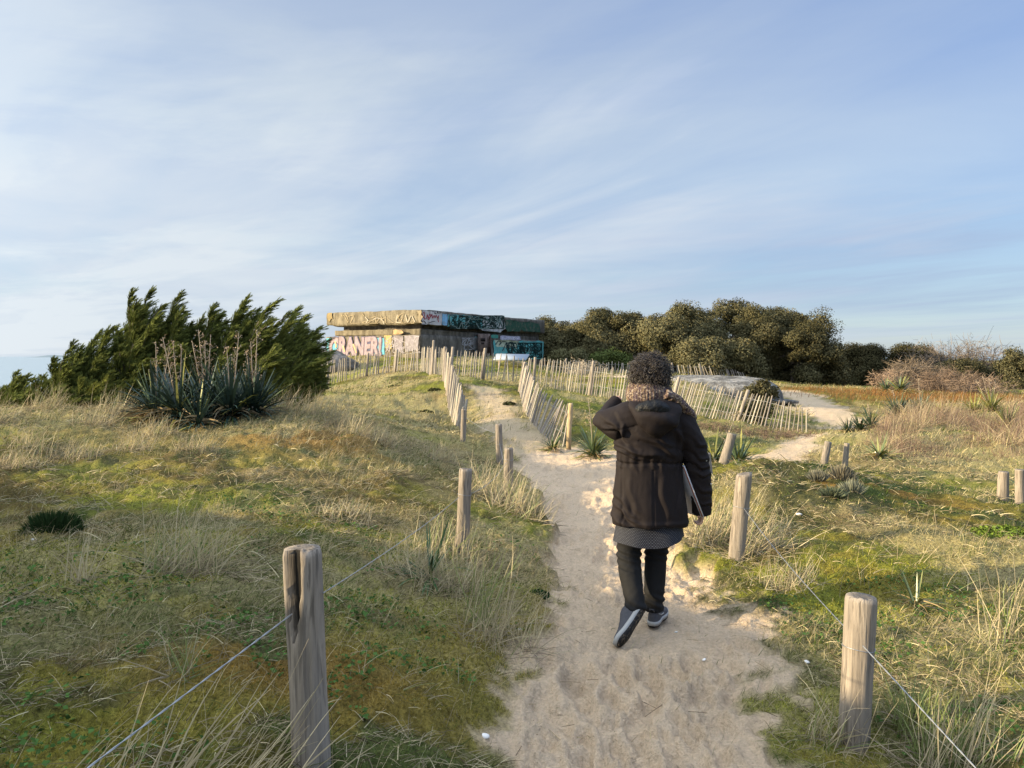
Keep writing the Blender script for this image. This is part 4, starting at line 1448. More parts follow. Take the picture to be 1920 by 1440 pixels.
def oak(name, label, u, vt, hw, d, base_v, col0, col1, seed, group=None, leaf=.062, n_clump=260, per=240, squash=1.0, cl=.5, flat=False, cat='tree'):
    g = np.random.default_rng(seed)
    x, y, _ = P(u, 700, d)
    zt = P(u, vt, d)[2]; zb = H(x, y) if base_v is None else P(u, base_v, d)[2]
    w = hw / F * d; h = zt - zb
    root = thing(name, label, cat, (x, y, zb), group)
    # crown: lobes of different sizes on an uneven dome
    nl = max(10, int(w * 5.5))
    lob = []
    for k in range(nl):
        a = g.uniform(0, 2 * PI); e = g.uniform(.0, 1.0) ** .9
        rr = (1 - (e * .95) ** 2.6) ** .5
        r = g.uniform(.26, .44) * min(w, h * .7)
        lob.append((math.cos(a) * rr * (w - r * .8), math.sin(a) * rr * (w * .8 - r * .6) * squash, r * .5 + e * (h - r * 1.45), r))
    lob = np.array(lob)
    # cumulative clumps on the lobes
    li = g.choice(nl, n_clump, p=lob[:, 3] ** 2 / (lob[:, 3] ** 2).sum())
    dr = unit(g.standard_normal((n_clump, 3)) + np.array([0, -.25, .45]))
    cc = lob[li, :3] + dr * (lob[li, 3] * g.uniform(.78, 1.08, n_clump))[:, None]
    cc[:, 2] = np.maximum(cc[:, 2], .15 * g.random(n_clump))
    crad = cl * g.uniform(.55, 1.15, n_clump)
    ci = np.repeat(np.arange(n_clump), per)
    off = unit(g.standard_normal((len(ci), 3))) * (g.random(len(ci)) ** .33 * 1.25)[:, None] * crad[ci][:, None]
    off[:, 2] *= .75
    Pp = cc[ci] + off
    # inner leaves fill the lobes
    ni = n_clump * per // 4
    lj = g.choice(nl, ni, p=lob[:, 3] ** 2 / (lob[:, 3] ** 2).sum())
    Pi = lob[lj, :3] + unit(g.standard_normal((ni, 3))) * (g.random(ni) ** .5 * lob[lj, 3] * .9)[:, None]
    Pi[:, 2] = np.maximum(Pi[:, 2], .1)
    out = unit(np.concatenate([off / crad[ci][:, None] + dr[ci] * .5, g.standard_normal((ni, 3))]))
    Pa = np.concatenate([Pp, Pi])
    nrm = unit(out + g.standard_normal((len(Pa), 3)) * .55 + np.array([0, 0, .35]))
    V, q = leaf_quads(Pa, leaf, nrm, g)
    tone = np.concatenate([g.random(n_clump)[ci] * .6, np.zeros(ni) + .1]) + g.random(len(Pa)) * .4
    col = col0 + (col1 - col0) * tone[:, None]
    # some olive-tan young leaves
    yl = (g.random(len(Pa)) < .08)
    col[yl] = col[yl] * np.array([1.4, 1.25, 1.15])
    new_mesh('crown', V, q, M['leaf'], root, False, np.repeat(col, 4, 0))
    # trunk with limbs reaching into the lobes
    G_ = Geo()
    nt = 1 if h < 2.6 else 2
    for k in range(nt):
        bx = g.normal(0, w * .12); by = g.normal(0, w * .1)
        top = np.array([bx + g.normal(0, w * .2), by, h * .55])
        Vt, ft = tube([(bx, by, -.3), (bx * 1.1, by, h * .18), tuple((np.array([bx, by, 0]) + top) / 2 + g.normal(0, .1, 3)), tuple(top)], [h * .045, h * .036, h * .028, h * .015], 9)
        G_.add(Vt, ft)
        for l in lob[g.choice(nl, min(7, nl), replace=False)]:
            s = np.array([bx, by, h * .2]) + (top - np.array([bx, by, h * .2])) * g.uniform(0, .9)
            mid = (s + l[:3]) / 2 + g.normal(0, .15, 3)
            Vt, ft = tube([tuple(s), tuple(mid), tuple(l[:3])], [h * .018, h * .012, h * .005], 6)
            G_.add(Vt, ft)
    G_.build('trunk', M['bark'], root, True)
    return root


OK0 = np.array([.034, .034, .015]); OK1 = np.array([.185, .17, .092])
gt = 'evergreen trees behind the bunker dune'
oak('evergreen_oak', 'rounded evergreen tree close behind the right end of the bunker', 1072, 579, 72, 49, 712, OK0, OK1, 21, gt)
oak('evergreen_oak', 'low rounded evergreen tree between the bunker tree and the broad olive one', 1145, 577, 58, 47, 712, OK0 * .95, OK1 * .95, 22, gt)
oak('evergreen_oak', 'broad olive evergreen tree behind the head of the person', 1255, 572, 100, 46, 716, OK0 * 1.15, OK1 * 1.2, 23, gt, n_clump=380)
oak('evergreen_oak', 'tallest evergreen tree, its dome topping the whole clump', 1375, 553, 100, 48, 722, OK0, OK1, 24, gt, n_clump=400)
oak('evergreen_oak', 'darker evergreen tree sloping down at the right end of the clump', 1482, 568, 98, 46, 728, OK0 * .8, OK1 * .8, 25, gt, n_clump=400)
oak('evergreen_oak', 'lower pale olive evergreen bulging in front of the tallest tree', 1330, 632, 90, 43.5, 716, OK0 * 1.15, OK1 * 1.15, 26, gt, n_clump=260)
oak('evergreen_oak', 'low evergreen filling the gap right behind the bunker corner', 1036, 594, 46, 50, 712, OK0, OK1, 35, gt, n_clump=140)
oak('evergreen_oak', 'evergreen crown between the low rounded tree and the broad olive one', 1196, 588, 60, 48.5, 716, OK0 * .95, OK1 * .95, 36, gt, n_clump=200)
oak('evergreen_oak', 'evergreen crown tucked between the tallest tree and the darker right one', 1436, 566, 70, 48, 724, OK0 * .9, OK1 * .9, 37, gt, n_clump=240)
oak('evergreen_oak', 'dark evergreen tree standing just right of the rounded clump', 1612, 648, 58, 52, 735, OK0 * .65, OK1 * .5, 27, gt)
oak('evergreen_oak', 'flat topped dark evergreen left of the bare thicket', 1705, 650, 66, 52, 742, OK0 * .65, OK1 * .5, 28, gt)
oak('evergreen_oak', 'dark bushy evergreen half hidden by the bare thicket', 1790, 682, 60, 46, 752, OK0 * .75, OK1 * .7, 29, gt)
oak('evergreen_oak', 'olive evergreen tree at the right edge of the skyline', 1925, 655, 75, 46, 760, OK0 * .9, OK1 * .9, 30, gt)
SC0 = np.array([.06, .062, .03]); SC1 = np.array([.20, .19, .10])
oak('shrub', 'grey green shrub below the trees next to the bunker wall', 1062, 655, 42, 42.5, 706, SC0, SC1, 31, 'shrubs at the foot of the trees', .06, 60, 130, 1, .4, cat='shrub')
oak('shrub', 'bright green shrub behind the far fence left of the person', 1140, 660, 50, 43, 708, SC0 * np.array([.8, 1, .7]), SC1 * np.array([.7, .95, .6]), 32, 'shrubs at the foot of the trees', .06, 60, 130, 1, .4, cat='shrub')
oak('shrub', 'dark green shrub growing against the side of the pale dome', 1425, 716, 26, 25.5, 748, OK0 * .7, OK1 * .7, 33, None, .05, 24, 90, 1, .22, cat='shrub')
oak('shrub', 'ivy covered shrub tangled into the long leaning fence', 1412, 752, 42, 19.8, 792, OK0 * .9 * np.array([.9, 1.1, .8]), OK1, 34, None, .035, 44, 80, .5, .2, cat='shrub')


def twig_bush(name, label, u, vt, hw, d, base_v, col, seed, n=40, spread=.5, group=None, up=1.0, wd=.006, cat='shrub', sub=9, lens=.35):
    """leafless many-stemmed shrub"""
    g = np.random.default_rng(seed)
    x, y, _ = P(u, 700, d)
    zb = H(x, y) if base_v is None else P(u, base_v, d)[2]
    h = P(u, vt, d)[2] - zb; w = hw / F * d
    root = thing(name, label, cat, (x, y, zb), group)
    base = np.stack([g.normal(0, w * .42, n).clip(-w, w), g.normal(0, w * .35, n), np.full(n, -.05)], 1)
    dirs = unit(np.stack([base[:, 0] / w * spread + g.normal(.05, .2, n), g.normal(0, .22, n), np.full(n, up)], 1))
    L = h * g.uniform(.6, 1.05, n)
    V, q, b = ribbons(base, dirs, L, wd * 1.6, 5, droop=g.uniform(-.2, .15, n), wind=g.normal(0, .15, (n, 3)), tip=.35)
    cols = np.array(col)[None] * g.uniform(.6, 1.25, (n, 1))
    G_ = Geo().add(V, q, cols[b])
    P5 = V.reshape(n, 6, 2, 3).mean(2)
    # side twigs, twice
    for lev, (k, l) in enumerate(((sub, lens), (sub * 4, lens * .5))):
        i = np.repeat(np.arange(n), k); tt = g.uniform(.2, 1.0, len(i)) * 5
        j = np.minimum(tt.astype(int), 4); f = (tt - j)[:, None]
        p = P5[i, j] * (1 - f) + P5[i, j + 1] * f
        if lev:
            p = p + g.normal(0, lens * .22 * h, p.shape)
        dd = unit(P5[i, j + 1] - P5[i, j] + g.normal(0, .75, p.shape) * np.array([1, 1, .6]))
        V, q, b = ribbons(p, dd, h * l * g.uniform(.4, 1.1, len(i)), wd * (.9 - .3 * lev), 3, droop=g.uniform(-.3, .2, len(i)), tip=.4)
        cols = np.array(col)[None] * g.uniform(.6, 1.35, (len(i), 1))
        G_.add(V, q, cols[b])
    G_.build('branches', M['twig'], root)
    return root


bt_ = 'bare shrubs along the skyline'
twig_bush('bare_shrub', 'tall pinkish leafless thicket against the sky at right', 1800, 642, 66, 49, 745, (.17, .142, .118), 41, 150, .35, bt_, 1.0, .030, sub=8, lens=.3)
twig_bush('bare_shrub', 'pale brown leafless bush right of the flat topped evergreen', 1712, 672, 46, 42, 745, (.18, .145, .112), 42, 90, .6, bt_, 1.0, .026, sub=10)
twig_bush('bare_shrub', 'brown twiggy bush in front of the bare pink thicket', 1775, 690, 56, 38, 755, (.17, .125, .095), 43, 110, .7, bt_, 1.0, .024, sub=10)
twig_bush('bare_shrub', 'grey twiggy bush below the olive evergreen at right', 1832, 700, 50, 36, 760, (.20, .15, .115), 44, 90, .7, bt_, 1.0, .022, sub=10)
twig_bush('bare_shrub', 'small pale leafless bush left of the yucca on the rusty hummock', 1665, 690, 22, 35, 735, (.30, .22, .16), 45, 40, .5, bt_, 1.0, .02, sub=9)
twig_bush('bare_shrub', 'small silvery leafless shrub behind the crossing picket fence', 1093, 668, 30, 35, 706, (.40, .35, .29), 46, 24, 1.0, bt_, .8, .018, sub=9)
twig_bush('bare_shrub', 'dark twigs in front of the long leaning fence', 1440, 796, 100, 16.6, 826, (.17, .125, .095), 47, 90, .8, bt_, .8, .009, sub=8)
twig_bush('bare_shrub', 'brownish twigs between the person and the leaning fence', 1325, 784, 60, 16.8, 815, (.20, .15, .11), 48, 70, .8, bt_, .8, .009, sub=8)
twig_bush('bare_shrub', 'low reddish twigs beside the narrow side path', 1515, 806, 45, 16.8, 832, (.20, .135, .10), 49, 60, .9, bt_, .7, .009, sub=8)

# ---------------------------------------------------------------- wind-bent cypresses on the left
CY0 = np.array([.030, .046, .016]); CY1 = np.array([.18, .205, .058])
GOLD = np.array([.17, .165, .035])


def cypress(label, u, d, tips, seed, gold=0.0, fill=8, body=.62, group='wind bent cypresses on the dune crest'):
    """tips: list of (u, v, tone) ends of the leading shoots in the photo"""
    g = np.random.default_rng(seed)
    x, y, _ = P(u, 700, d)
    zb = H(x, y)
    root = thing('cypress', label, 'tree', (x, y, zb), group)
    org = np.array([x, y, zb])
    plumes = []
    for (tu, tv, tone) in tips:
        e = np.array(P(tu, tv, d + g.normal(0, .25))) - org
        plumes.append((e, tone, 1.0))
        for _ in range(2):
            plumes.append((e * np.array([1, 1, g.uniform(.78, .93)]) + np.array([g.normal(.06, .09), g.normal(0, .15), 0]), tone, .8))
    mx = max(p[0][2] for p in plumes)
    for k in range(int(fill * 2.0)):
        e = plumes[g.integers(0, len(tips))][0] * np.array([g.uniform(.3, 1.0), 1, g.uniform(.28, .72)])
        e = e + np.array([g.normal(.10, .20), g.normal(0, .40), 0])
        plumes.append((e * np.array([1, 1, .92]), g.uniform(0, .3), .8))
    F_ = Geo(); W_ = Geo()
    for e, tone, sc in plumes:
        L = np.linalg.norm(e)
        st = np.array([e[0] * .30 - .04 + g.normal(0, .07), e[1] * .3 + g.normal(0, .1), -.1])
        ctl = np.array([st[0] + (e[0] - st[0]) * .12 - .03, st[1] + (e[1] - st[1]) * .5, max(e[2] * .62, .15)])
        tt = np.linspace(0, 1, 12)[:, None]
        ax = (1 - tt) ** 2 * st + 2 * tt * (1 - tt) * ctl + tt ** 2 * e
        # leader nods downwind at its very end
        ax[-1] += np.array([.03, 0, .01]) * L
        Vt, ft = tube(ax, np.linspace(.035, .004, 12) * max(L, .6) * .7, 6)
        W_.add(Vt, ft)
        T = unit(np.gradient(ax, axis=0))
        ns = int(74 * max(L, .5) * sc)
        q = g.uniform(.06, 1.0, ns)
        fi = q * 11; i0 = np.minimum(fi.astype(int), 10); fr_ = (fi - i0)[:, None]
        p = ax[i0] * (1 - fr_) + ax[i0 + 1] * fr_
        t_ = unit(T[i0] * (1 - fr_) + T[i0 + 1] * fr_)
        rd = unit(g.standard_normal((ns, 3)) * np.array([1, 1.1, .6]))
        sd = unit(t_ * 1.1 + rd * .85 + np.array([.58, 0, .16]))
        sl_ = (.10 + .38 * (1 - q) ** .9) * g.uniform(.5, 1.2, ns) * min(1.1, .45 + L * .42)
        # each spray is a curved twig set with scale-leaf shoots in two ranks
        m = 13
        k = np.linspace(.06, 1, m)
        wind = np.array([.35, 0, .05])
        cen = p[:, None] + sd[:, None] * (sl_[:, None] * k)[..., None] + wind * (sl_[:, None] * k ** 2 * .5)[..., None]
        dirn = unit(sd[:, None] + wind * k[None, :, None])
        pl = unit(np.cross(dirn, g.standard_normal((ns, 1, 3)).repeat(m, 1)))
        base = np.repeat(cen.reshape(-1, 3), 2, 0)
        sgn = np.tile([1.0, -1.0], ns * m)
        dd = np.repeat(dirn.reshape(-1, 3), 2, 0) + np.repeat(pl.reshape(-1, 3), 2, 0) * (sgn * g.uniform(.25, .55, len(sgn)))[:, None] + g.normal(0, .12, (len(sgn), 3))
        ln = np.repeat((sl_[:, None] * (.42 - .25 * k)[None]).ravel(), 2) * g.uniform(.7, 1.3, len(sgn)) + .018
        Vr, qr, b = ribbons(base, dd, ln, .0085 * g.uniform(.8, 1.3, len(sgn)), 2, tip=.25)
        to = np.repeat(np.repeat(g.random(ns) * .55 + tone * .6, m) + np.tile(k * .25, ns), 2) + g.random(len(sgn)) * .2
        col = CY0 + (CY1 - CY0) * to.clip(0, 1.3)[:, None]
        gd = np.clip(gold + tone - .55, 0, 1)
        col = col * (1 - gd * .75) + GOLD * gd * .75 * g.uniform(.6, 1.2, (len(sgn), 1))
        F_.add(Vr, qr, col[b])
    W_.build('trunk', M['bark'], root, True)
    F_.build('crown', M['needle'], root)
    return root


cypress('small cypress at the far left edge in front of the sea', 26, 13.5, [(30, 700, .3), (44, 716, .2), (4, 730, .4), (62, 738, .4), (16, 722, .2), (-20, 735, .3)], 61, .1, 5)
cypress('low spreading cypress with twisted tips right of the small one', 135, 13.3, [(95, 677, .0), (122, 662, .1), (132, 648, .1), (150, 652, .2), (206, 617, .1), (182, 626, .1), (170, 650, .1), (76, 716, .4), (100, 700, .3), (190, 668, .1), (112, 712, .5)], 62, .0, 8)
cypress('low golden green cypress at the foot of the tall one', 160, 12.6, [(206, 700, .9), (196, 714, .9), (178, 722, .8), (150, 712, .7), (130, 735, .8), (212, 722, .7), (190, 738, .8), (110, 742, .6)], 63, .35, 8)
cypress('tallest cypress with two slender spires bent to the right', 254, 13.6, [(240, 548, .1), (276, 549, .15), (298, 574, .1), (262, 600, .1), (232, 610, .1), (222, 628, .1), (252, 578, .1), (288, 600, .1), (246, 640, .0), (210, 632, .1), (300, 640, 0)], 64, 0, 18)
cypress('slender dark cypress next to the tall two spired one', 300, 13.8, [(330, 552, .1), (341, 592, .1), (318, 590, .1), (306, 610, .1), (334, 630, .0), (352, 612, .1)], 65, 0, 14)
cypress('shorter cypress in the middle behind the dead flower stalks', 365, 13.9, [(374, 598, .1), (397, 574, .1), (418, 606, .2), (405, 596, .1), (360, 620, .0), (390, 634, 0), (430, 640, 0)], 66, 0, 14)
cypress('bushy cypress with two plumes right of the middle', 422, 13.8, [(458, 557, .2), (466, 585, .1), (510, 568, .1), (484, 590, .1), (438, 590, .1), (425, 612, .1), (500, 600, .1), (470, 620, 0), (444, 640, 0)], 67, 0, 18)
cypress('right hand cypress swept flat by the wind with a golden side', 498, 13.6, [(553, 582, .5), (540, 600, .6), (525, 622, .7), (595, 617, .15), (590, 632, .1), (560, 612, .4), (575, 650, .3), (616, 662, .2), (600, 690, .1), (602, 716, .1), (580, 676, .2), (510, 650, .6), (505, 680, .7), (565, 700, .1)], 68, .05, 18)
# ---------------------------------------------------------------- yuccas
def yucca(label, u, v, d, size, n, seed, col=(.05, .085, .05), yellow=.15, dead=.25, stalks=(), group='yuccas on the dune', width=.045, lift=.35, name='yucca'):
    g = np.random.default_rng(seed)
    x, y, _ = P(u, v, d)
    z = H(x, y)
    root = thing(name, label, 'plant', (x, y, z), group)
    a = g.uniform(0, 2 * PI, n); el = np.arcsin(g.uniform(-.1, 1.0, n))
    dirs = np.stack([np.cos(a) * np.cos(el), np.sin(a) * np.cos(el), np.sin(el)], 1)
    hgt = g.uniform(.05, lift, n) * size
    base = np.stack([np.cos(a) * .03, np.sin(a) * .03, hgt * (.3 + .7 * np.sin(el).clip(0))], 1)
    L = size * g.uniform(.75, 1.1, n)
    side = np.cross(dirs, np.array([0, 0, 1.0])) + .15 * g.standard_normal((n, 3))
    V, q, b = ribbons(base, dirs, L, width * g.uniform(.8, 1.2, n), 5, droop=g.uniform(.1, 1.0, n) * np.where(el > .9, .3, 1.0), side=side, tip=.04, belly=.35)
    cols = np.array(col)[None] * g.uniform(.7, 1.5, (n, 1))
    yl = g.random(n) < yellow
    cols[yl] = np.array([.30, .30, .09]) * g.uniform(.7, 1.1, (yl.sum(), 1))
    G_ = Geo().add(V, q, cols[b])
    nd = int(n * dead)
    if nd:
        a = g.uniform(0, 2 * PI, nd); el = g.uniform(-.5, .15, nd)
        dirs = np.stack([np.cos(a) * np.cos(el), np.sin(a) * np.cos(el), np.sin(el)], 1)
        base = np.stack([np.cos(a) * .04, np.sin(a) * .04, g.uniform(.05, .3, nd) * size], 1)
        V, q, b = ribbons(base, dirs, size * g.uniform(.5, .9, nd), width * .6, 4, droop=g.uniform(.5, 1.4, nd), tip=.05)
        G_.add(V, q, (np.array([.33, .25, .14])[None] * g.uniform(.6, 1.2, (nd, 1)))[b])
    G_.build('rosette', M['yucca'], root)
    for (su, sv) in stalks:
        e = np.array(P(su, sv, d)) - np.array([x, y, z])
        pts = np.array([(0, 0, .1), tuple(e * .5 + np.array([.01, 0, 0])), tuple(e)])
        V, f = tube(pts, [.009, .006, .003], 5)
        S_ = Geo().add(V, f, (.34, .28, .215))
        k = 26
        tt = g.uniform(.38, 1.0, k)[:, None]
        p = pts[1] * (1 - tt) * 2 * .5 + pts[2] * tt if False else np.array([e * float(t_) for t_ in tt[:, 0]])
        dd = np.stack([g.normal(0, .6, k), g.normal(0, .6, k), g.uniform(.4, .9, k)], 1)
        V, q, b = ribbons(p, dd, g.uniform(.08, .24, k) * np.linalg.norm(e) * (1.25 - tt[:, 0]) * .9, .006, 3, droop=-.3, tip=.5)
        S_.add(V, q, (np.array([.33, .27, .205])[None] * g.uniform(.6, 1.2, (k, 1)))[b])
        # a few seed pods
        pe = V.reshape(k, 4, 2, 3)[:, -1].mean(1)
        V, q = leaf_quads(np.repeat(pe, 3, 0) + g.normal(0, .01, (3 * k, 3)), .010, unit(g.standard_normal((3 * k, 3))), g, .7)
        S_.add(V, q, (.36, .28, .20))
        S_.build('flower_stalk', M['twig'], root)
    return root


DK = (.030, .052, .040)
gy = 'dark yuccas in front of the cypresses'
yucca('yucca with brown dead leaves at the left end of the dark clump', 292, 786, 10.0, .64, 140, 71, DK, .04, .8, [(292, 640), (318, 652)], gy, .05)
yucca('dark yucca with pale leaf edges second from the left in the clump', 335, 788, 9.8, .68, 160, 72, DK, .05, .3, [(305, 632), (340, 648), (324, 640)], gy, .05)
yucca('dark yucca carrying the tallest dead flower stalks', 385, 786, 10.2, .72, 160, 73, DK, .03, .25, [(372, 618), (395, 628), (384, 640), (360, 640)], gy, .05)
yucca('dark yucca with drooping leaves right of the tall stalks', 432, 788, 9.9, .70, 160, 74, DK, .03, .2, [(425, 650), (448, 622)], gy, .05)
yucca('dark yucca at the right end of the clump below the golden cypress', 475, 788, 10.1, .64, 150, 75, DK, .04, .2, [(470, 640), (482, 618), (462, 660)], gy, .05)
yucca('low dark yucca in front of the dark clump', 372, 792, 9.5, .48, 100, 76, DK, .05, .3, [], gy, .045)
yucca('full grey green yucca beside the squared fence stake', 1112, 856, 12.2, .46, 120, 77, (.075, .11, .055), .28, .15, [(1103, 748)], width=.040)
yucca('small yucca tucked under the end of the splayed fence', 1036, 842, 13.0, .30, 70, 78, (.045, .07, .032), .2, .3, [], width=.03)
yucca('yellow tipped yucca left of the leaning post near the person', 1338, 858, 11.4, .46, 95, 79, (.06, .09, .045), .4, .2, [(1383, 772)], width=.042)
yucca('green yucca with drooping blue leaves right of the leaning post', 1385, 866, 11.2, .46, 100, 80, (.07, .105, .06), .25, .2, [], width=.042)
yucca('bright yucca growing among dry brush right of the thin posts', 1648, 868, 12.0, .36, 65, 81, (.09, .12, .05), .45, .3, [], width=.045)
yucca('dark yucca at the foot of the sandy hill path', 1590, 822, 16.3, .33, 60, 82, (.035, .055, .03), .05, .2, [], width=.04)
yucca('second dark yucca right of the one by the hill path', 1614, 823, 16.2, .40, 70, 83, (.035, .055, .03), .05, .2, [], width=.04)
yucca('taller dark yucca with a pale flower spike above the hill path', 1632, 812, 16.6, .44, 70, 84, (.04, .06, .033), .05, .2, [(1627, 757)], width=.04)
yucca('large dark yucca with a dead stalk in front of the rusty hummock', 1682, 786, 20.5, .62, 110, 85, (.045, .068, .036), .1, .2, [(1674, 732)], width=.06)
yucca('dark yucca right of the large one before the rusty hummock', 1725, 775, 21.5, .62, 110, 86, (.045, .068, .036), .1, .2, [(1722, 712)], width=.06)
yucca('pale yucca standing up on the crest of the rusty hummock', 1688, 734, 33.0, .80, 90, 87, (.10, .13, .07), .3, .2, [], width=.09)
yucca('low yucca left of the pale one on the hummock crest', 1662, 735, 33.5, .55, 60, 88, (.09, .12, .06), .2, .3, [], width=.08)
yucca('yellow green yucca clump with dead stalks at the right skyline', 1858, 778, 20.0, .58, 130, 89, (.15, .16, .04), .55, .2, [(1842, 704), (1855, 708), (1867, 712), (1830, 712)], width=.055)
yucca('yellow yucca left half of the clump at the right skyline', 1826, 774, 20.4, .46, 90, 90, (.15, .16, .04), .5, .2, [], width=.055)
yucca('small yellowish yucca below the rusty hummock', 1762, 782, 20.0, .34, 50, 91, (.14, .15, .045), .5, .3, [], width=.05)
yucca('green yucca deep in the dry brush near the right edge', 1888, 815, 15.5, .48, 70, 92, (.08, .10, .04), .35, .3, [], width=.045)
yucca('yucca leaves poking up beside the upright post at far right', 1930, 905, 9.4, .36, 50, 93, (.07, .10, .045), .3, .3, [], width=.04)
yucca('scrubby half dead yucca in the grass behind the round topped post', 1718, 1152, 4.55, .20, 26, 94, (.055, .075, .03), .1, .8, [], None, .014)
yucca('dark green grassy rosette under the straw tuft left of the path', 806, 1100, 4.6, .30, 26, 95, (.03, .07, .02), .1, .0, [], None, .025)

# ---------------------------------------------------------------- marram grass tufts
ST0 = np.array([.60, .51, .32]); ST1 = np.array([.40, .33, .21]); GRN = np.array([.20, .24, .085])


def tuft(label, u, v, d, ln, n, seed, width=.0035, lean=.35, spread=.75, green=.2, rad=.10, droop=1.0, az=0.0, group='tufts of dry marram grass'):
    g = np.random.default_rng(seed)
    x, y, _ = P(u, v, d)
    z = H(x, y)
    base = np.stack([g.normal(0, rad, n), g.normal(0, rad * .8, n), np.zeros(n)], 1)
    base = np.clip(base, -1.7 * rad, 1.7 * rad)
    base[:, 2] = height(x + base[:, 0], y + base[:, 1], False) - z - .01
    a = g.uniform(0, 2 * PI, n)
    th = np.abs(g.normal(0, spread, n))
    dirs = np.stack([np.cos(a) * np.sin(th) + lean * math.cos(az), np.sin(a) * np.sin(th) + lean * math.sin(az), np.maximum(np.cos(th), .12)], 1)
    width = width * 1.35
    L = ln * g.uniform(.45, 1.1, n)
    V, q, b = ribbons(base, dirs, L, width * g.uniform(.7, 1.3, n), 5, droop=g.uniform(.1, 1.0, n) ** 1.3 * droop, wind=np.array([.18, 0, 0]) * g.random((n, 1)) + g.normal(0, .28, (n, 3)) * np.array([1, 1, .2]), tip=.15)
    w = g.random(n)
    cols = (ST1 + (ST0 - ST1) * w[:, None]) * g.uniform(.75, 1.15, (n, 1))
    gr = g.random(n) < green
    cols[gr] = GRN * g.uniform(.7, 1.3, (gr.sum(), 1))
    # old grey thatch round the foot
    m = n // 2
    bs = np.stack([g.normal(0, rad * 1.3, m), g.normal(0, rad, m), g.uniform(0, .03, m)], 1)
    bs[:, :2] = np.clip(bs[:, :2], -1.7 * rad, 1.7 * rad)
    bs[:, 2] += height(x + bs[:, 0], y + bs[:, 1], False) - z
    a = g.uniform(0, 2 * PI, m)
    dd = np.stack([np.cos(a) + .3, np.sin(a), g.uniform(-.05, .5, m)], 1)
    V2, q2, b2 = ribbons(bs, dd, ln * g.uniform(.25, .7, m), width * .8, 4, droop=g.uniform(.3, 1.0, m), tip=.2)
    c2 = np.array([.30, .25, .175])[None] * g.uniform(.55, 1.15, (m, 1))
    G_ = Geo().add(V, q, cols[b]).add(V2, q2, c2[b2])
    o = G_.build('marram_tuft', M['marram'])
    o.location = (x, y, z)
    return tag(o, label, 'grass tuft', group)


tuft('big straw tuft fanning out behind the wire, left of the hollow post', 345, 1065, 4.15, .46, 230, 201, .0032, .22, .75, .25, .11)
tuft('straw tuft in the shade left of the path below the second post', 840, 1105, 4.55, .33, 240, 202, .0032, .12, .70, .2, .11)
tuft('flattened grey tuft spilling towards the sand path', 935, 1185, 3.98, .33, 230, 203, .003, .15, .85, .12, .12)
tuft('greyish mop of grass left of the dark green rosette', 770, 1095, 4.7, .28, 200, 204, .003, .1, .85, .05, .10, 1.3)
tuft('green stalked tuft standing at the sand edge under the two crossing blades', 905, 1170, 4.1, .50, 46, 205, .0045, .25, .28, .6, .06, .4)
tuft('tuft of pale blades at the foot of the second post', 845, 1045, 5.7, .40, 120, 206, .004, .15, .55, .35, .16)
tuft('round mop of dry grass between the second post and the grey post', 925, 930, 8.2, .50, 220, 207, .005, .2, .65, .2, .16)
tuft('drooping grass by the sand right of the grey post', 975, 975, 7.4, .40, 200, 208, .0045, .35, .8, .2, .16)
tuft('big blonde tuft between the person and the leaning pale post', 1345, 985, 6.3, .55, 330, 209, .0042, .20, .62, .2, .13)
tuft('pale grass behind the leaning pale post', 1425, 1000, 5.9, .42, 200, 210, .0035, .35, .75, .15, .12)
tuft('tall yellow stalks rising from the bottom left corner', 230, 1600, 2.02, .54, 46, 211, .0050, .55, .30, .1, .16, .35)
tuft('long yellow stalks leaning across the bottom edge left of the hollow post', 325, 1600, 1.98, .58, 40, 212, .0050, .75, .22, .1, .10, .3)
tuft('thin yellow stalks at the foot of the hollow post', 440, 1580, 2.05, .52, 18, 213, .0046, .95, .25, .1, .10, .4)
tuft('sparse green and straw blades left of the wire in the shade', 335, 1310, 2.85, .30, 30, 214, .0035, -.05, .60, .6, .03, .5)
tuft('lone bent straw blades near the left edge', 155, 1095, 3.95, .36, 26, 215, .0045, .2, .6, .0, .05, 1.0)
tuft('tuft of yellow stalks in the lower right corner', 1790, 1440, 2.85, .42, 90, 216, .0036, .30, .45, .15, .10, .4)
tuft('dry grass spraying right from the foot of the round topped post', 1560, 1375, 3.12, .30, 90, 217, .003, .35, .65, .2, .06)
tuft('bright green grass tuft right of the round topped post', 1715, 1370, 3.15, .22, 130, 218, .004, .1, .45, .97, .05, .5)
tuft('yellow green grass tuft at the lower right edge', 1760, 1425, 2.95, .20, 130, 219, .004, .1, .5, .9, .06, .6)
tuft('pale stalk tuft on the sunlit bank right of the path', 1475, 1090, 5.0, .26, 130, 220, .003, .1, .6, .2, .10)
tuft('straw tuft near the right edge of the foreground', 1895, 1210, 3.9, .50, 60, 221, .0035, .1, .4, .15, .08, .4)
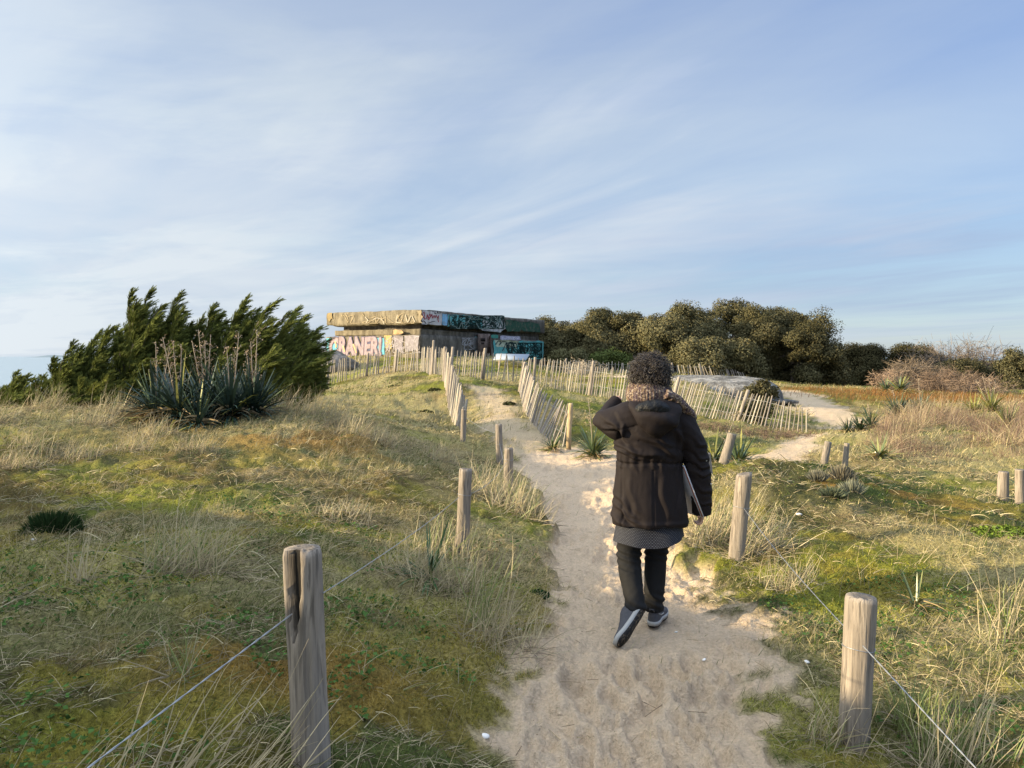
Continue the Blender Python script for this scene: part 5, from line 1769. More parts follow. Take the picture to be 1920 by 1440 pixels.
_cr = [(30, 885, 7.0, .40, 'sunlit straw tuft at the left edge of the rise'), (175, 800, 9.3, .45, 'straw tuft below the golden cypress'), (85, 770, 10.3, .60, 'straw tuft below the small cypress'),
       (215, 768, 10.4, .62, 'straw tuft below the tallest cypress'), (285, 815, 8.9, .45, 'sunlit tuft below the left end of the yucca clump'), (400, 795, 10.0, .50, 'straw tuft in front of the yucca with tall stalks'),
       (470, 790, 10.2, .5, 'straw tuft below the right end of the yucca clump'), (535, 782, 10.6, .62, 'blonde tuft between the yucca clump and the wind swept cypress'), (620, 800, 10.2, .75, 'tall blonde tuft standing alone right of the cypresses'),
       (590, 790, 10.6, .6, 'blonde tuft left of the tall lone one'), (665, 830, 9.6, .5, 'low straw tuft right of the tall lone one'), (720, 845, 9.6, .42, 'thin straw tuft on the slope above the shadow'),
       (830, 858, 9.9, .46, 'feathery tuft left of the fence end post'), (640, 965, 6.0, .28, 'small flattened tuft above the shadow edge'), (145, 852, 7.8, .42, 'grey flattened tuft on the sunlit rise'),
       (370, 845, 8.2, .40, 'tangled straw tuft in the middle of the sunlit rise'), (250, 842, 8.2, .40, 'straw tuft left of the tangled one on the rise'), (-30, 800, 9.0, .6, 'straw tuft cut by the left edge'), (60, 840, 7.9, .42, 'bushy tuft near the left edge on the rise')]
for i, (u, v, d, ln, lb) in enumerate(_cr):
    tuft(lb, u, v, d, ln * .68, 170, 240 + i, .0038, .28, .62, .12, .13, 1.3)

# ---------------------------------------------------------------- loose long grass and dry brush (nobody could count it)
def scatter_long(x, y, ln, wd, seed, lean=.5, green=.1, pal=None, spread=.5, droop=.7, segs=3, zoff=0):
    g = np.random.default_rng(seed)
    n = len(x)
    z = height(x, y, False)
    a = g.uniform(0, 2 * PI, n); th = np.abs(g.normal(0, spread, n))
    dirs = np.stack([np.cos(a) * np.sin(th) + lean, np.sin(a) * np.sin(th), np.maximum(np.cos(th), .15)], 1)
    V, q, b = ribbons(np.stack([x, y, z - .01], 1), dirs, ln * g.uniform(.35, 1.15, n), wd * g.uniform(.7, 1.3, n), segs, droop=g.uniform(.1, 1, n) * droop, wind=g.normal(0, .3, (n, 3)) * np.array([1, 1, .2]), tip=.2)
    if pal is None:
        pal = np.array([[.50, .41, .24], [.38, .31, .19], [.30, .25, .16], [.22, .24, .09]])
    w = np.array([.4, .3, .3 - green, green])
    ci = g.choice(4, n, p=w / w.sum())
    return V, q, (pal[ci] * g.uniform(.7, 1.2, (n, 1)))[b]


g_ = np.random.default_rng(77)
G = Geo()
# dune crest on the left
n = 15000
x = g_.uniform(-9.5, -1.2, n); y = g_.normal(9.2, 1.5, n)
k = (fbm(x * 1.2, y * 1.2, 3, 301) + .25 * np.exp(-((y - 10.2) / .8) ** 2) > .58) & (y > 6.6) & (y < 12.5) & ~((x > -5.0) & (x < -3.1) & (y > 9.3))
G.add(*scatter_long(x[k], y[k], .19, .0036, 1, .38, .1, None, .95, 1.5, 4))
# slope above the shadow
n = 6000
x = g_.uniform(-5.5, -.8, n); y = g_.uniform(5.0, 10, n)
k = fbm(x * 1.7, y * 1.7, 3, 305) > .60
G.add(*scatter_long(x[k], y[k], .15, .0032, 2, .4, .1, None, .9, 1.5, 4))
# sparse long blades in the foreground on both sides
n = 5200
x = g_.uniform(-4, 4.5, n); y = g_.uniform(1.8, 6.5, n)
k = (sand_mask(x, y) < .3) & (fbm(x * 2.2, y * 2.2, 3, 307) > .50)
G.add(*scatter_long(x[k], y[k], .20, .0026, 3, .35, .12, None, .7, 1.2, 4))
tag(G.build('dune_grass', M['marram']), 'loose straw coloured dune grass between the tufts', 'grass', kind='stuff')

G = Geo()
# brush field on the right
n = 60000
x = g_.uniform(4.6, 15.5, n); y = g_.uniform(11.6, 21.5, n)
edge = 12.6 - .14 * (x - 5) + .9 * (fbm(x * .8, y * 0 + 1, 2, 311) - .5)
lim = 5.6 + (y - 12) * .46
k = (y > edge) & (x > lim + 1.2 * (fbm(x * .7, y * .7, 3, 312) - .5)) & (fbm(x * 1.3, y * 1.3, 3, 313) > .40)
x = x[k]; y = y[k]
tallness = .25 + 1.5 * sstep(.35, .70, fbm(x * 1.1, y * 1.1, 4, 315))
pal = np.array([[.45, .36, .22], [.36, .27, .18], [.26, .19, .135], [.22, .23, .09]])
sel = fbm(x * .7, y * .7, 3, 318) > .52
G.add(*scatter_long(x[sel], y[sel], .40 * tallness[sel], .0065, 5, .25, .08, pal, .9, 1.3, 4))
pal2 = np.array([[.25, .17, .12], [.20, .135, .10], [.17, .125, .09], [.30, .22, .16]])
G.add(*scatter_long(x[~sel], y[~sel], .34 * tallness[~sel], .0065, 7, .05, .1, pal2, 1.1, .4, 4))
tag(G.build('dry_brush', M['marram']), 'tangled dry brush and pale grass on the right slope', 'brush', kind='stuff')
G = Geo()
n = 15000
x = g_.uniform(9, 24, n); y = g_.uniform(27, 36, n)
k = np.exp(-(((x - 17) / 7) ** 2 + ((y - 31) / 4.5) ** 2)) > g_.uniform(.25, .9, n)
pal = np.array([[.26, .13, .05], [.22, .115, .045], [.17, .105, .04], [.15, .13, .05]])
G.add(*scatter_long(x[k], y[k], .22, .014, 6, .3, .1, pal, .5, .5, 2))
tag(G.build('rusty_grass', M['grass']), 'rusty brown grass on the far hummock', 'grass', kind='stuff')

# bits of dead stalk lying on the sand
G = Geo()
n = 2600
x = g_.uniform(-1.6, 3.2, n); y = g_.uniform(2.2, 12.5, n)
s_ = sand_mask(x, y)
l_ = np.interp(y, _py, _pl); r_ = np.interp(y, _py, _pr)
edge_ = np.minimum(x - l_, r_ - x)
k = (s_ > .45) & (g_.random(n) < .12 + .88 * np.exp(-np.clip(edge_, 0, 9) / .22))
x, y = x[k], y[k]; n = len(x)
a = g_.uniform(0, 2 * PI, n)
V, q, b = ribbons(np.stack([x, y, height(x, y) + .003], 1), np.stack([np.cos(a), np.sin(a), g_.normal(.05, .12, n)], 1), g_.uniform(.015, .11, n), .0028, 2, droop=.12, tip=.6)
c = np.array([[.10, .07, .045], [.30, .23, .13], [.17, .13, .08]])[g_.integers(0, 3, n)]
G.add(V, q, c[b])
tag(G.build('plant_litter', M['twig']), 'bits of dead stalk littering the sand path', 'litter', kind='stuff')

# small round-leaved weeds in the shaded turf
G = Geo()
for (x0, x1, y0, y1, n, thr, sd) in ((-3.2, .2, 1.9, 4.2, 9000, .57, 1), (1.5, 4.2, 2.0, 5.0, 9000, .58, 2), (-2.5, 0.2, 4.2, 6.5, 3500, .60, 3)):
    x = g_.uniform(x0, x1, n); y = g_.uniform(y0, y1, n)
    k = (fbm(x * 2.6, y * 2.6, 3, 320 + sd) > thr) & (sand_mask(x, y) < .45)
    x, y = x[k], y[k]
    z = height(x, y) + g_.uniform(.005, .035, len(x))
    nr = unit(g_.normal(0, .45, (len(x), 3)) + np.array([0, 0, 1.0]))
    V, q = leaf_quads(np.stack([x, y, z], 1), .011, nr, g_, .75)
    c = np.array([.055, .105, .028])[None] * g_.uniform(.6, 1.5, (len(x), 1))
    G.add(V, q, np.repeat(c, 4, 0))
tag(G.build('ground_weeds', M['leaf']), 'small round leaved green weeds in the turf', 'weeds', kind='stuff')


# small shrubs
def cushion(label, u, v, d, w, h, n, col, seed, leaf=.014, name='cushion_plant', spiky=False, group=None):
    g = np.random.default_rng(seed)
    x, y, _ = P(u, v, d); z = H(x, y)
    p = unit(g.standard_normal((n, 3))) * (g.random(n) ** .4)[:, None] * np.array([w, w * .7, h])
    p[:, 2] = np.abs(p[:, 2])
    p[:, :2] *= (1 + .35 * (fbm(p[:, 0] / w * 2 + 9, p[:, 1] / w * 2, 2, seed) - .5))[:, None] * 1.1
    G_ = Geo()
    c = np.array(col)[None] * g.uniform(.55, 1.5, (n, 1))
    if spiky:
        V, q, b = ribbons(p * .8, unit(p + np.array([0, 0, h * .8])), leaf * 2.2 * g.uniform(.6, 1.3, n), leaf * .28, 2, droop=.1)
        G_.add(V, q, c[b])
    else:
        V, q = leaf_quads(p, leaf, unit(p / np.array([w, w, h]) + g.normal(0, .5, (n, 3))), g, .45)
        G_.add(V, q, np.repeat(c, 4, 0))
    o = G_.build(name, M['leaf'])
    o.location = (x, y, z - .01)
    return tag(o, label, 'plant', group)


cushion('tiny dark green cushion plant on the sand at the path edge', 1008, 1140, 4.9, .075, .045, 900, (.02, .05, .02), 401, .010)
cushion('dark low juniper like bush at the left in the shade', 100, 990, 5.0, .22, .20, 3000, (.030, .055, .020), 402, .020, 'low_bush', True)
cushion('grey twiggy cushion plant on top of the rusty mound', 1578, 905, 8.2, .16, .16, 700, (.20, .18, .13), 403, .04, 'cushion_plant', True, 'grey cushion plants on the mound')
cushion('flat grey cushion plant left of the twiggy one on the mound', 1532, 912, 7.9, .10, .09, 420, (.21, .20, .15), 404, .035, 'cushion_plant', True, 'grey cushion plants on the mound')
cushion('silvery cushion plant below the twiggy one on the mound', 1598, 926, 7.6, .12, .10, 500, (.22, .23, .17), 405, .035, 'cushion_plant', True, 'grey cushion plants on the mound')
cushion('greenish cushion plant lowest on the rusty mound', 1560, 932, 7.4, .13, .06, 500, (.14, .16, .10), 406, .03, 'cushion_plant', True, 'grey cushion plants on the mound')
cushion('bright green weed patch at the right edge below the mound', 1890, 1000, 6.3, .30, .07, 1500, (.12, .17, .03), 407, .018, 'weed_patch')
for i, (u, v, d) in enumerate(((752, 728, 24), (740, 735, 22), (815, 741, 19.5), (798, 762, 17), (955, 756, 17.3))):
    cushion(['small dark weed high on the mossy slope below the bunker', 'small dark weed next to the highest one on the mossy slope', 'small dark weed close to the stake fence on the slope', 'small dark weed low on the mossy slope', 'small dark weed on the grassy path by the splayed fence'][i],
            u, v, d, .17, .08, 260, (.05, .055, .025), 410 + i, .03, 'weed', False, 'dark weeds on the slope')

# white shells and bits of litter
t = NT('shell_white'); M['shell'] = t.principled((.72, .70, .66), .5, None, .4)
_sh = [(910, 1382, .016, 'small white shell in the moss near the bottom of the path'), (815, 1375, .010, 'tiny white shell left of the one near the path bottom'), (1498, 966, .028, 'white shell on the turf right of the leaning pale post'),
       (1268, 1186, .010, 'white shell on the sand right of the lifted shoe'), (1320, 1248, .011, 'white shell on the sand path below the person'), (60, 1014, .016, 'white shell by the dark low bush'),
       (1513, 1247, .012, 'white pebble in the grass left of the round topped post'), (975, 1180, .010, 'white fleck of shell beside the flattened grey tuft')]
for i, (u, v, r, lb) in enumerate(_sh):
    d = EYE * F / (v - 668)
    for _ in range(12):
        x, y, z = P(u, v, d)
        d = d + (z - H(x, y)) * F / (v - 668) * .7
    bm = bmesh.new(); bmesh.ops.create_icosphere(bm, subdivisions=2, radius=1)
    V = np.array([q.co[:] for q in bm.verts]); fc = np.array([[q.index for q in f.verts] for f in bm.faces]); bm.free()
    V = V * np.array([1.2, .9, .5]) * r * (1 + .4 * (fbm(V[:, 0] * 2 + i, V[:, 1] * 2 + V[:, 2], 2, i) - .5))[:, None]
    o = new_mesh('shell', V, fc, M['shell'], None, True)
    o.location = (x, y, H(x, y) + r * .3); o.rotation_euler = (.3, .2, i)
    tag(o, lb, 'shell', 'white shells on the dune')
# ---------------------------------------------------------------- the walking person, seen from behind
PX, PY = P(1212, 1172, 4.57)[0], 4.57
PZ = H(PX, PY) + .012
ORG = np.array([PX, PY, PZ])


def ball(c, r, n=3):
    bm = bmesh.new(); bmesh.ops.create_icosphere(bm, subdivisions=n, radius=1)
    V = np.array([v.co[:] for v in bm.verts]); f = np.array([[v.index for v in q.verts] for q in bm.faces]); bm.free()
    return V * np.asarray(r) + np.asarray(c), f


def smooth_path(pts, n=14):
    pts = np.asarray(pts, dtype=float); k = np.arange(len(pts)); kk = np.linspace(0, len(pts) - 1, n)
    out = np.stack([np.interp(kk, k, pts[:, i]) for i in range(pts.shape[1])], 1)
    for _ in range(3):
        out[1:-1] = (out[:-2] + 2 * out[1:-1] + out[2:]) / 4
    return out


def limb(g, pts, n=14, sides=14):
    """pts rows: x, y, z, radius"""
    p = smooth_path(pts, n)
    V, f = tube(p[:, :3], p[:, 3], sides)
    g.add(V, f)


def loft(rings, sides=40, power=2.4):
    """rings rows: cx, cy, z, rx, ry -> closed super-elliptic body"""
    r = smooth_path(rings, 30)
    a = np.linspace(0, 2 * PI, sides, endpoint=False)
    c, s = np.cos(a), np.sin(a)
    ex = np.sign(c) * np.abs(c) ** (2 / power); ey = np.sign(s) * np.abs(s) ** (2 / power)
    V = np.stack([r[:, 0:1] + r[:, 3:4] * ex, r[:, 1:2] + r[:, 4:5] * ey, np.repeat(r[:, 2:3], sides, 1)], -1)
    m = len(r)
    idx = np.arange(m * sides).reshape(m, sides)
    q = np.stack([idx[:-1], np.roll(idx[:-1], -1, 1), np.roll(idx[1:], -1, 1), idx[1:]], -1).reshape(-1, 4)
    V = V.reshape(-1, 3); n = len(V)
    V = np.concatenate([V, [[r[0, 0], r[0, 1], r[0, 2]]], [[r[-1, 0], r[-1, 1], r[-1, 2]]]])
    t0 = np.stack([np.roll(idx[0], -1), idx[0], np.full(sides, n)], -1); t1 = np.stack([idx[-1], np.roll(idx[-1], -1), np.full(sides, n + 1)], -1)
    return V, [q, t0, t1]


def fuse(g, voxel, name, mat, parent, disp=None, smooth_it=2):
    """joins overlapping shapes into one continuous skin"""
    o = g.build('tmp', None)
    md = o.modifiers.new('r', 'REMESH'); md.mode = 'VOXEL'; md.voxel_size = voxel
    if smooth_it:
        ms = o.modifiers.new('s', 'SMOOTH'); ms.iterations = smooth_it; ms.factor = .5
    dg = bpy.context.evaluated_depsgraph_get(); dg.update()
    me = bpy.data.meshes.new_from_object(o.evaluated_get(dg))
    bpy.data.objects.remove(o)
    n = len(me.vertices)
    co = np.zeros(n * 3, dtype=np.float32); me.vertices.foreach_get('co', co); co = co.reshape(-1, 3).astype(float)
    no = np.zeros(n * 3, dtype=np.float32); me.vertices.foreach_get('normal', no); no = no.reshape(-1, 3).astype(float)
    if disp is not None:
        co = co + no * disp(co, no)[:, None]
        me.vertices.foreach_set('co', co.astype(np.float32).ravel())
    me.polygons.foreach_set('use_smooth', np.ones(len(me.polygons), dtype=bool))
    me.update()
    me.name = name
    me.materials.clear(); me.materials.append(mat)
    return link(bpy.data.objects.new(name, me), parent)


t = NT('skin'); M['skin'] = t.principled((.48, .29, .21), .5, None, .3)
t = NT('coat_cloth')
n = t.noise(t.coord('Object'), 420, 2, .5); n2 = t.noise(t.coord('Object', (1, 1, .6)), 16, 5, .6, .4)
M['coat'] = t.principled(t.mix(n2, (.0085, .0060, .0066), (.0155, .0110, .0115)), .78, t.bump(t.math('ADD', t.math('MULTIPLY', n, .12), n2), .35, .010), .22)
t = NT('hood_lining'); n = t.noise(t.coord('Object'), 26, 4, .6)
M['lining'] = t.principled((.006, .0065, .0075), .5, t.bump(n, .8, .02), .25)
t = NT('trouser_cloth'); n = t.noise(t.coord('Object', (1, 1, .5)), 22, 4, .6); n2 = t.noise(t.coord('Object'), 500, 2)
M['trouser'] = t.principled(t.mix(n, (.006, .006, .0065), (.014, .014, .015)), .8, t.bump(n, .4, .012), .2)
# knitted scarf in tan, mauve and dark brown yarns
t = NT('scarf_knit')
c = t.coord('Object')
w = t.n('ShaderNodeTexVoronoi', feature='F1'); m_ = t.n('ShaderNodeMapping'); t.l(c, m_.inputs[0]); m_.inputs['Scale'].default_value = (1, 1, 1.5); t.l(m_.outputs[0], w.inputs[0]); w.inputs['Scale'].default_value = 95
stripe = t.noise(t.coord('Object', (1, 1, .12)), 34, 3, .6)
colr = t.ramp(stripe, [(.30, (.045, .03, .04)), (.42, (.16, .11, .10)), (.50, (.26, .19, .115)), (.58, (.10, .075, .10)), (.70, (.22, .165, .135))])
colr = t.mix(t.ramp(w.outputs['Distance'], [(.2, 0.0), (.75, .85)]), colr, (.03, .02, .025))
colr = t.mix(t.ramp(w.outputs['Color'], [(.72, 0.0), (.80, .6)]), colr, (.38, .32, .26))
M['scarf'] = t.principled(colr, .9, t.bump(w.outputs['Distance'], -.9, .012), .1)
# small white motifs on dark skirt cloth
t = NT('skirt_cloth')
m_ = t.n('ShaderNodeMapping'); t.l(t.attr('Col') if False else t.n('ShaderNodeUVMap').outputs[0], m_.inputs[0]); m_.inputs['Scale'].default_value = (1, 1, 1)
br = t.n('ShaderNodeTexBrick'); t.l(m_.outputs[0], br.inputs[0])
br.inputs['Color1'].default_value = (.13, .14, .16, 1); br.inputs['Color2'].default_value = (.085, .09, .11, 1); br.inputs['Mortar'].default_value = (.014, .015, .022, 1)
br.inputs['Scale'].default_value = 1.0; br.inputs['Mortar Size'].default_value = .30; br.inputs['Brick Width'].default_value = 1.0; br.inputs['Row Height'].default_value = .8; br.inputs['Mortar Smooth'].default_value = .3
M['skirt'] = t.principled(br.outputs[0], .8, None, .2)
t = NT('shoe_fabric'); n = t.noise(t.coord('Object'), 60, 4, .6)
M['shoe'] = t.principled(t.mix(n, (.035, .036, .042), (.075, .075, .085)), .75, t.bump(n, .3, .004), .3)
t = NT('shoe_midsole'); M['midsole'] = t.principled((.33, .33, .32), .6, None, .3)
t = NT('shoe_outsole'); n = t.noise(t.coord('Object'), 45, 5, .7)
M['outsole'] = t.principled(t.mix(t.ramp(n, [(.52, 0.0), (.68, .8)]), (.018, .017, .017), (.26, .20, .14)), .85, t.bump(n, .6, .006), .2)
t = NT('hair_curls')
M['hair'] = t.principled(t.attr('Col'), .42, None, .45)

# ---- body: one continuous skin under the clothes
g = Geo()
V, f = loft([(.02, .03, .62, .12, .10), (.015, .03, .78, .165, .115), (.012, .02, .95, .135, .10), (.012, .01, 1.1, .15, .105), (.02, .01, 1.24, .165, .10), (.02, .02, 1.33, .09, .075), (.018, .03, 1.38, .055, .058), (.017, .035, 1.44, .052, .055)])
g.add(V, f)
hc = np.array([.017, .045, 1.515])
V, f = ball(hc, (.074, .092, .10), 4); g.add(V, f)                           # skull
V, f = ball(hc + [0, .045, -.055], (.052, .055, .062), 3); g.add(V, f)       # jaw
V, f = ball(hc + [0, .078, -.088], (.024, .022, .020), 3); g.add(V, f)       # chin
limb(g, [(hc[0], hc[1] + .088, hc[2] + .015, .009), (hc[0], hc[1] + .108, hc[2] - .02, .012), (hc[0], hc[1] + .094, hc[2] - .03, .013)], 8, 10)   # nose
for s in (-1, 1):
    V, f = ball(hc + [s * .078, -.005, -.01], (.010, .024, .034), 3); g.add(V, f)     # ears
    V, f = ball(hc + [s * .033, .082, .022], (.022, .012, .008), 3); g.add(V, f)      # brow
V, f = ball(hc + [0, .093, -.058], (.024, .010, .006), 3); g.add(V, f)       # lips
V, f = ball(hc + [0, .092, -.067], (.020, .010, .006), 3); g.add(V, f)
# legs and feet
limb(g, [(-.075, .02, .80, .085), (-.10, .0, .62, .066), (-.108, -.02, .45, .045), (-.10, -.08, .32, .042), (-.088, -.18, .17, .030), (-.10, -.19, .14, .026), (-.165, -.275, .075, .016)], 20)
limb(g, [(.09, .03, .80, .085), (.075, .05, .62, .066), (.068, .06, .45, .045), (.058, .04, .30, .042), (.045, .02, .11, .030), (.05, .03, .06, .026), (.10, .15, .045, .018)], 20)
# right arm, hand with five fingers closed on the folder
limb(g, [(.17, .0, 1.26, .055), (.27, .0, 1.13, .05), (.30, .01, .96, .042), (.315, .03, .82, .036), (.328, .04, .72, .027)], 16)
hx = np.array([.335, .045, .672])
V, f = ball(hx, (.016, .042, .048), 3); g.add(V, f)
for k, (dy, L) in enumerate(((-.030, .066), (-.010, .074), (.010, .070), (.029, .056))):
    p0 = hx + [-.002, dy, -.030]
    limb(g, [(*p0, .0095), (*(p0 + [-.004, dy * .1, -.026]), .009), (*(p0 + [-.024, dy * .1, -.036 - .1 * (L - .06)]), .0085), (*(p0 + [-.036, dy * .1, -.020]), .0075)], 9, 8)
limb(g, [(*(hx + [-.006, -.036, .025]), .011), (*(hx + [-.022, -.050, .004]), .010), (*(hx + [-.030, -.046, -.020]), .0085)], 8, 8)   # thumb
# left arm raised, hand at the cheek
limb(g, [(-.14, .01, 1.27, .055), (-.27, .05, 1.236, .040), (-.23, .16, 1.262, .032), (-.135, .255, 1.358, .022)], 16)
hl = np.array([-.045, .215, 1.395])
V, f = ball(hl, (.036, .018, .044), 3); g.add(V, f)
for k, (dx, L) in enumerate(((-.026, .052), (-.009, .064), (.009, .068), (.026, .060))):
    p0 = hl + [dx, 0, .034]
    limb(g, [(*p0, .0095), (*(p0 + [dx * .1 + .006, -.008, L * .5]), .0088), (*(p0 + [dx * .1 + .018, -.030, L * .85]), .0075)], 8, 8)
limb(g, [(*(hl + [.030, -.006, -.016]), .011), (*(hl + [.052, -.018, .006]), .010), (*(hl + [.060, -.030, .030]), .0085)], 8, 8)
person = fuse(g, .0065, 'person', M['skin'], None, None, 3)
person.location = ORG
tag(person, 'person in dark hooded coat and knitted scarf walking away up the sand path', 'person')
for s in (-1, 1):
    V, f = ball(hc + [s * .032, .079, .010], (.013, .012, .009), 2)
    t = NT('eye'); M.setdefault('eye', t.principled((.25, .22, .2), .2))
    new_mesh('eye', V, f, M['eye'], person, True)

# ---- coat
def coat_folds(co, no):
    x, y, z = co[:, 0], co[:, 1], co[:, 2]
    a = np.arctan2(y - .01, x - .012)
    d = np.zeros(len(co))
    tors = (x > -.235) & (x < .27)
    # gathers at the waist cord
    wz = .995 + .006 * np.sin(a * 3)
    arm = sstep(.225, .26, x) * (z < 1.12)
    k = (1 - arm)
    d -= .010 * np.exp(-((z - wz) / .008) ** 2) * k
    d += .002 * np.exp(-((z - wz - .045) / .028) ** 2) * (.5 + .9 * vnoise(a * 9, z * 12, 3)) * k
    d += .0045 * np.sin(a * 19 + 9 * vnoise(a * 3, z * 9, 5)) * np.exp(-((z - wz) / .04) ** 2) * k
    # pulled folds from the raised shoulder down to the waist
    q = (z - 1.10) * .85 + x * .75
    amp = sstep(1.0, 1.06, z) * sstep(1.33, 1.22, z)
    d += .015 * amp * (np.sin(q * 40 + 5 * vnoise(x * 6, z * 6, 7)) * .45 * vnoise(x * 7 + 3, z * 7, 8) + (vnoise(q * 16, x * 4, 9) - .5) * 1.6)
    d += .012 * np.exp(-((z - 1.055 + x * .08) / .016) ** 2) * sstep(.2, -.02, x) * (x > -.25)
    # crossing crumples at the elbows and along the hanging sleeve
    el = np.exp(-((z - .93) / .10) ** 2) * sstep(.22, .25, x)
    d += .007 * el * np.sin((z - .5 * y) * 60 + x * 20 + 4 * vnoise(z * 12, y * 12, 4)) * vnoise(z * 9, x * 9 + y * 5, 6)
    sl2 = sstep(.225, .25, x) * (z < 1.15)
    d += .006 * sl2 * (fbm(z * 7 + y * 9, x * 6 + y * 14, 3, 12) - .5)
    lf = sstep(-.17, -.22, x)
    d += .007 * lf * (fbm(x * 14 + z * 6, z * 12, 3, 15) - .5)
    # heavy skirt of the coat with soft vertical folds and a side seam
    low = sstep(.97, .88, z) * (1 - arm)
    d += .006 * low * np.sin(a * 5 + 1.2 + z * 4) * sstep(.95, .65, z)
    d += .004 * low * (fbm(a * 3.5 + z * 2, z * 6, 3, 21) - .5)
    d += .010 * np.exp(-((z - .66 - .25 * (x + .18)) / .05) ** 2) * sstep(-.02, -.14, x) * np.sin((x + z) * 70)
    d -= .006 * np.exp(-((x + .165) / .006) ** 2) * (z < .96) * (no[:, 1] < 0)
    d += .004 * (fbm(x * 8 + 3, z * 8 + y * 6, 4, 25) - .5)
    # single folds: the cloth hangs and pulls along these lines (x, z at both ends, height, width)
    for x0, z0, x1, z1, A, w in ((-.20, 1.10, .02, 1.035, .016, .014), (-.19, 1.065, -.01, 1.015, .012, .010), (-.09, 1.185, .13, 1.055, .014, .016), (-.02, 1.17, .15, 1.10, .010, .014),
                                 (-.28, 1.215, -.13, 1.165, .014, .013), (-.25, 1.255, -.10, 1.12, .012, .014), (-.18, 1.24, -.12, 1.08, .012, .012), (.16, 1.20, .20, 1.02, .012, .014),
                                 (-.20, .80, -.06, .66, .010, .014), (-.19, .73, -.08, .64, .012, .011), (-.12, .92, -.09, .68, .008, .018), (.06, .93, .10, .66, .009, .020), (.17, .94, .19, .68, .008, .016),
                                 (.25, 1.14, .34, 1.08, .010, .013), (.26, 1.05, .36, 1.00, .010, .011), (.27, .985, .37, .955, .013, .010), (.28, .93, .38, .915, .010, .010), (.29, .85, .39, .80, .008, .013), (.30, .76, .39, .73, .009, .010)):
        ux, uz = x1 - x0, z1 - z0
        L2 = ux * ux + uz * uz
        tt = np.clip(((x - x0) * ux + (z - z0) * uz) / L2, 0, 1)
        wob = .010 * np.sin(tt * 7 + x0 * 30)
        sd_ = ((x - x0) * uz - (z - z0) * ux) / math.sqrt(L2) + wob
        en = np.hypot(x - x0 - tt * ux, z - z0 - tt * uz)
        fade = np.sin(PI * np.clip(tt, .03, .97)) ** .6 * (en < w * 5)
        d += A * fade * (np.exp(-(sd_ / w) ** 2) - .8 * np.exp(-((sd_ - 1.5 * w) / (.8 * w)) ** 2)) * (no[:, 1] < .3)
    # shoulder yoke and centre back seams
    d -= .005 * np.exp(-((z - 1.205 - .02 * np.cos(x * 12)) / .005) ** 2) * (no[:, 1] < -.3) * (np.abs(x) < .19)
    d -= .005 * np.exp(-((x - .014) / .005) ** 2) * (no[:, 1] < -.3) * (z < .96)
    # turned hem
    d += .006 * np.exp(-((z - .64) / .012) ** 2) * (1 - arm)
    return d


g = Geo()
V, f = loft([(.018, .02, .618, .226, .165), (.018, .02, .72, .224, .162), (.014, .02, .84, .208, .150), (.012, .02, .97, .192, .138), (.012, .015, 1.07, .196, .14), (.02, .01, 1.17, .205, .14),
             (.028, .01, 1.255, .205, .125), (.026, .015, 1.315, .165, .105), (.02, .02, 1.365, .10, .085), (.018, .025, 1.385, .085, .08)])
g.add(V, f)
limb(g, [(.13, .0, 1.27, .085), (.215, .0, 1.215, .088), (.272, .0, 1.10, .080), (.302, .005, .96, .074), (.322, .015, .83, .068), (.335, .03, .73, .060), (.336, .04, .672, .057)], 22, 20)
limb(g, [(-.06, .01, 1.245, .12), (-.15, .01, 1.225, .118), (-.218, .025, 1.230, .088), (-.262, .05, 1.234, .064), (-.248, .12, 1.238, .052), (-.205, .20, 1.288, .046), (-.150, .25, 1.345, .042)], 24, 20)
coat = fuse(g, .0062, 'coat', M['coat'], person, coat_folds, 2)

# hood lying on the back, its black quilted lining showing
def hood_folds(co, no):
    return .012 * (fbm(co[:, 0] * 14, co[:, 2] * 14 + co[:, 1] * 8, 3, 31) - .5) + .006 * np.sin(co[:, 2] * 60 + co[:, 0] * 25)
g = Geo()
V, f = loft([(.035, -.13, 1.155, .020, .020), (.035, -.160, 1.19, .072, .044), (.03, -.168, 1.235, .118, .060), (.025, -.158, 1.28, .145, .068), (.022, -.115, 1.325, .150, .066), (.02, -.075, 1.362, .140, .055)], 40, 2.2)
g.add(V, f)
hood = fuse(g, .008, 'hood', M['coat'], person, hood_folds, 2)
g = Geo()
V, f = ball((.004, -.158, 1.325), (.108, .052, .050), 4)
V[:, 2] += -.012 * np.abs(V[:, 0] - .008) / .1
g.add(V, f)
fuse(g, .007, 'lining', M['lining'], hood, lambda c, n: .012 * (fbm(c[:, 0] * 30 + c[:, 2] * 12, c[:, 2] * 26, 3, 33) - .5), 1)

# scarf wound round the neck with one end over the right shoulder
g = Geo()
a = np.linspace(0, 2 * PI, 40, endpoint=False)
sec = np.linspace(0, 2 * PI, 14, endpoint=False)
V = []
for k in a:
    cx, cy = math.cos(k), math.sin(k)
    zc_ = 1.398 + .012 * math.cos(k) * -1 + .006 * math.sin(3 * k)
    for s in sec:
        rr = 1 + .0 * s
        o_ = math.cos(s) * .026; h_ = math.sin(s) * .058
        V.append((.017 + cx * (.116 + o_ - .18 * h_), .02 + cy * (.108 + o_ - .10 * h_), zc_ + h_))
V = np.array(V); idx = np.arange(len(V)).reshape(40, 14)
q = np.stack([idx, np.roll(idx, -1, 0), np.roll(np.roll(idx, -1, 0), -1, 1), np.roll(idx, -1, 1)], -1).reshape(-1, 4)
g.add(V, q)
pth = smooth_path([(.08, -.09, 1.40), (.145, -.075, 1.375), (.195, -.05, 1.325), (.24, -.01, 1.285), (.262, .05, 1.255), (.255, .12, 1.20)], 20)
V, f = tube(pth, .048, 14, True, None, .030); g.add(V, f)
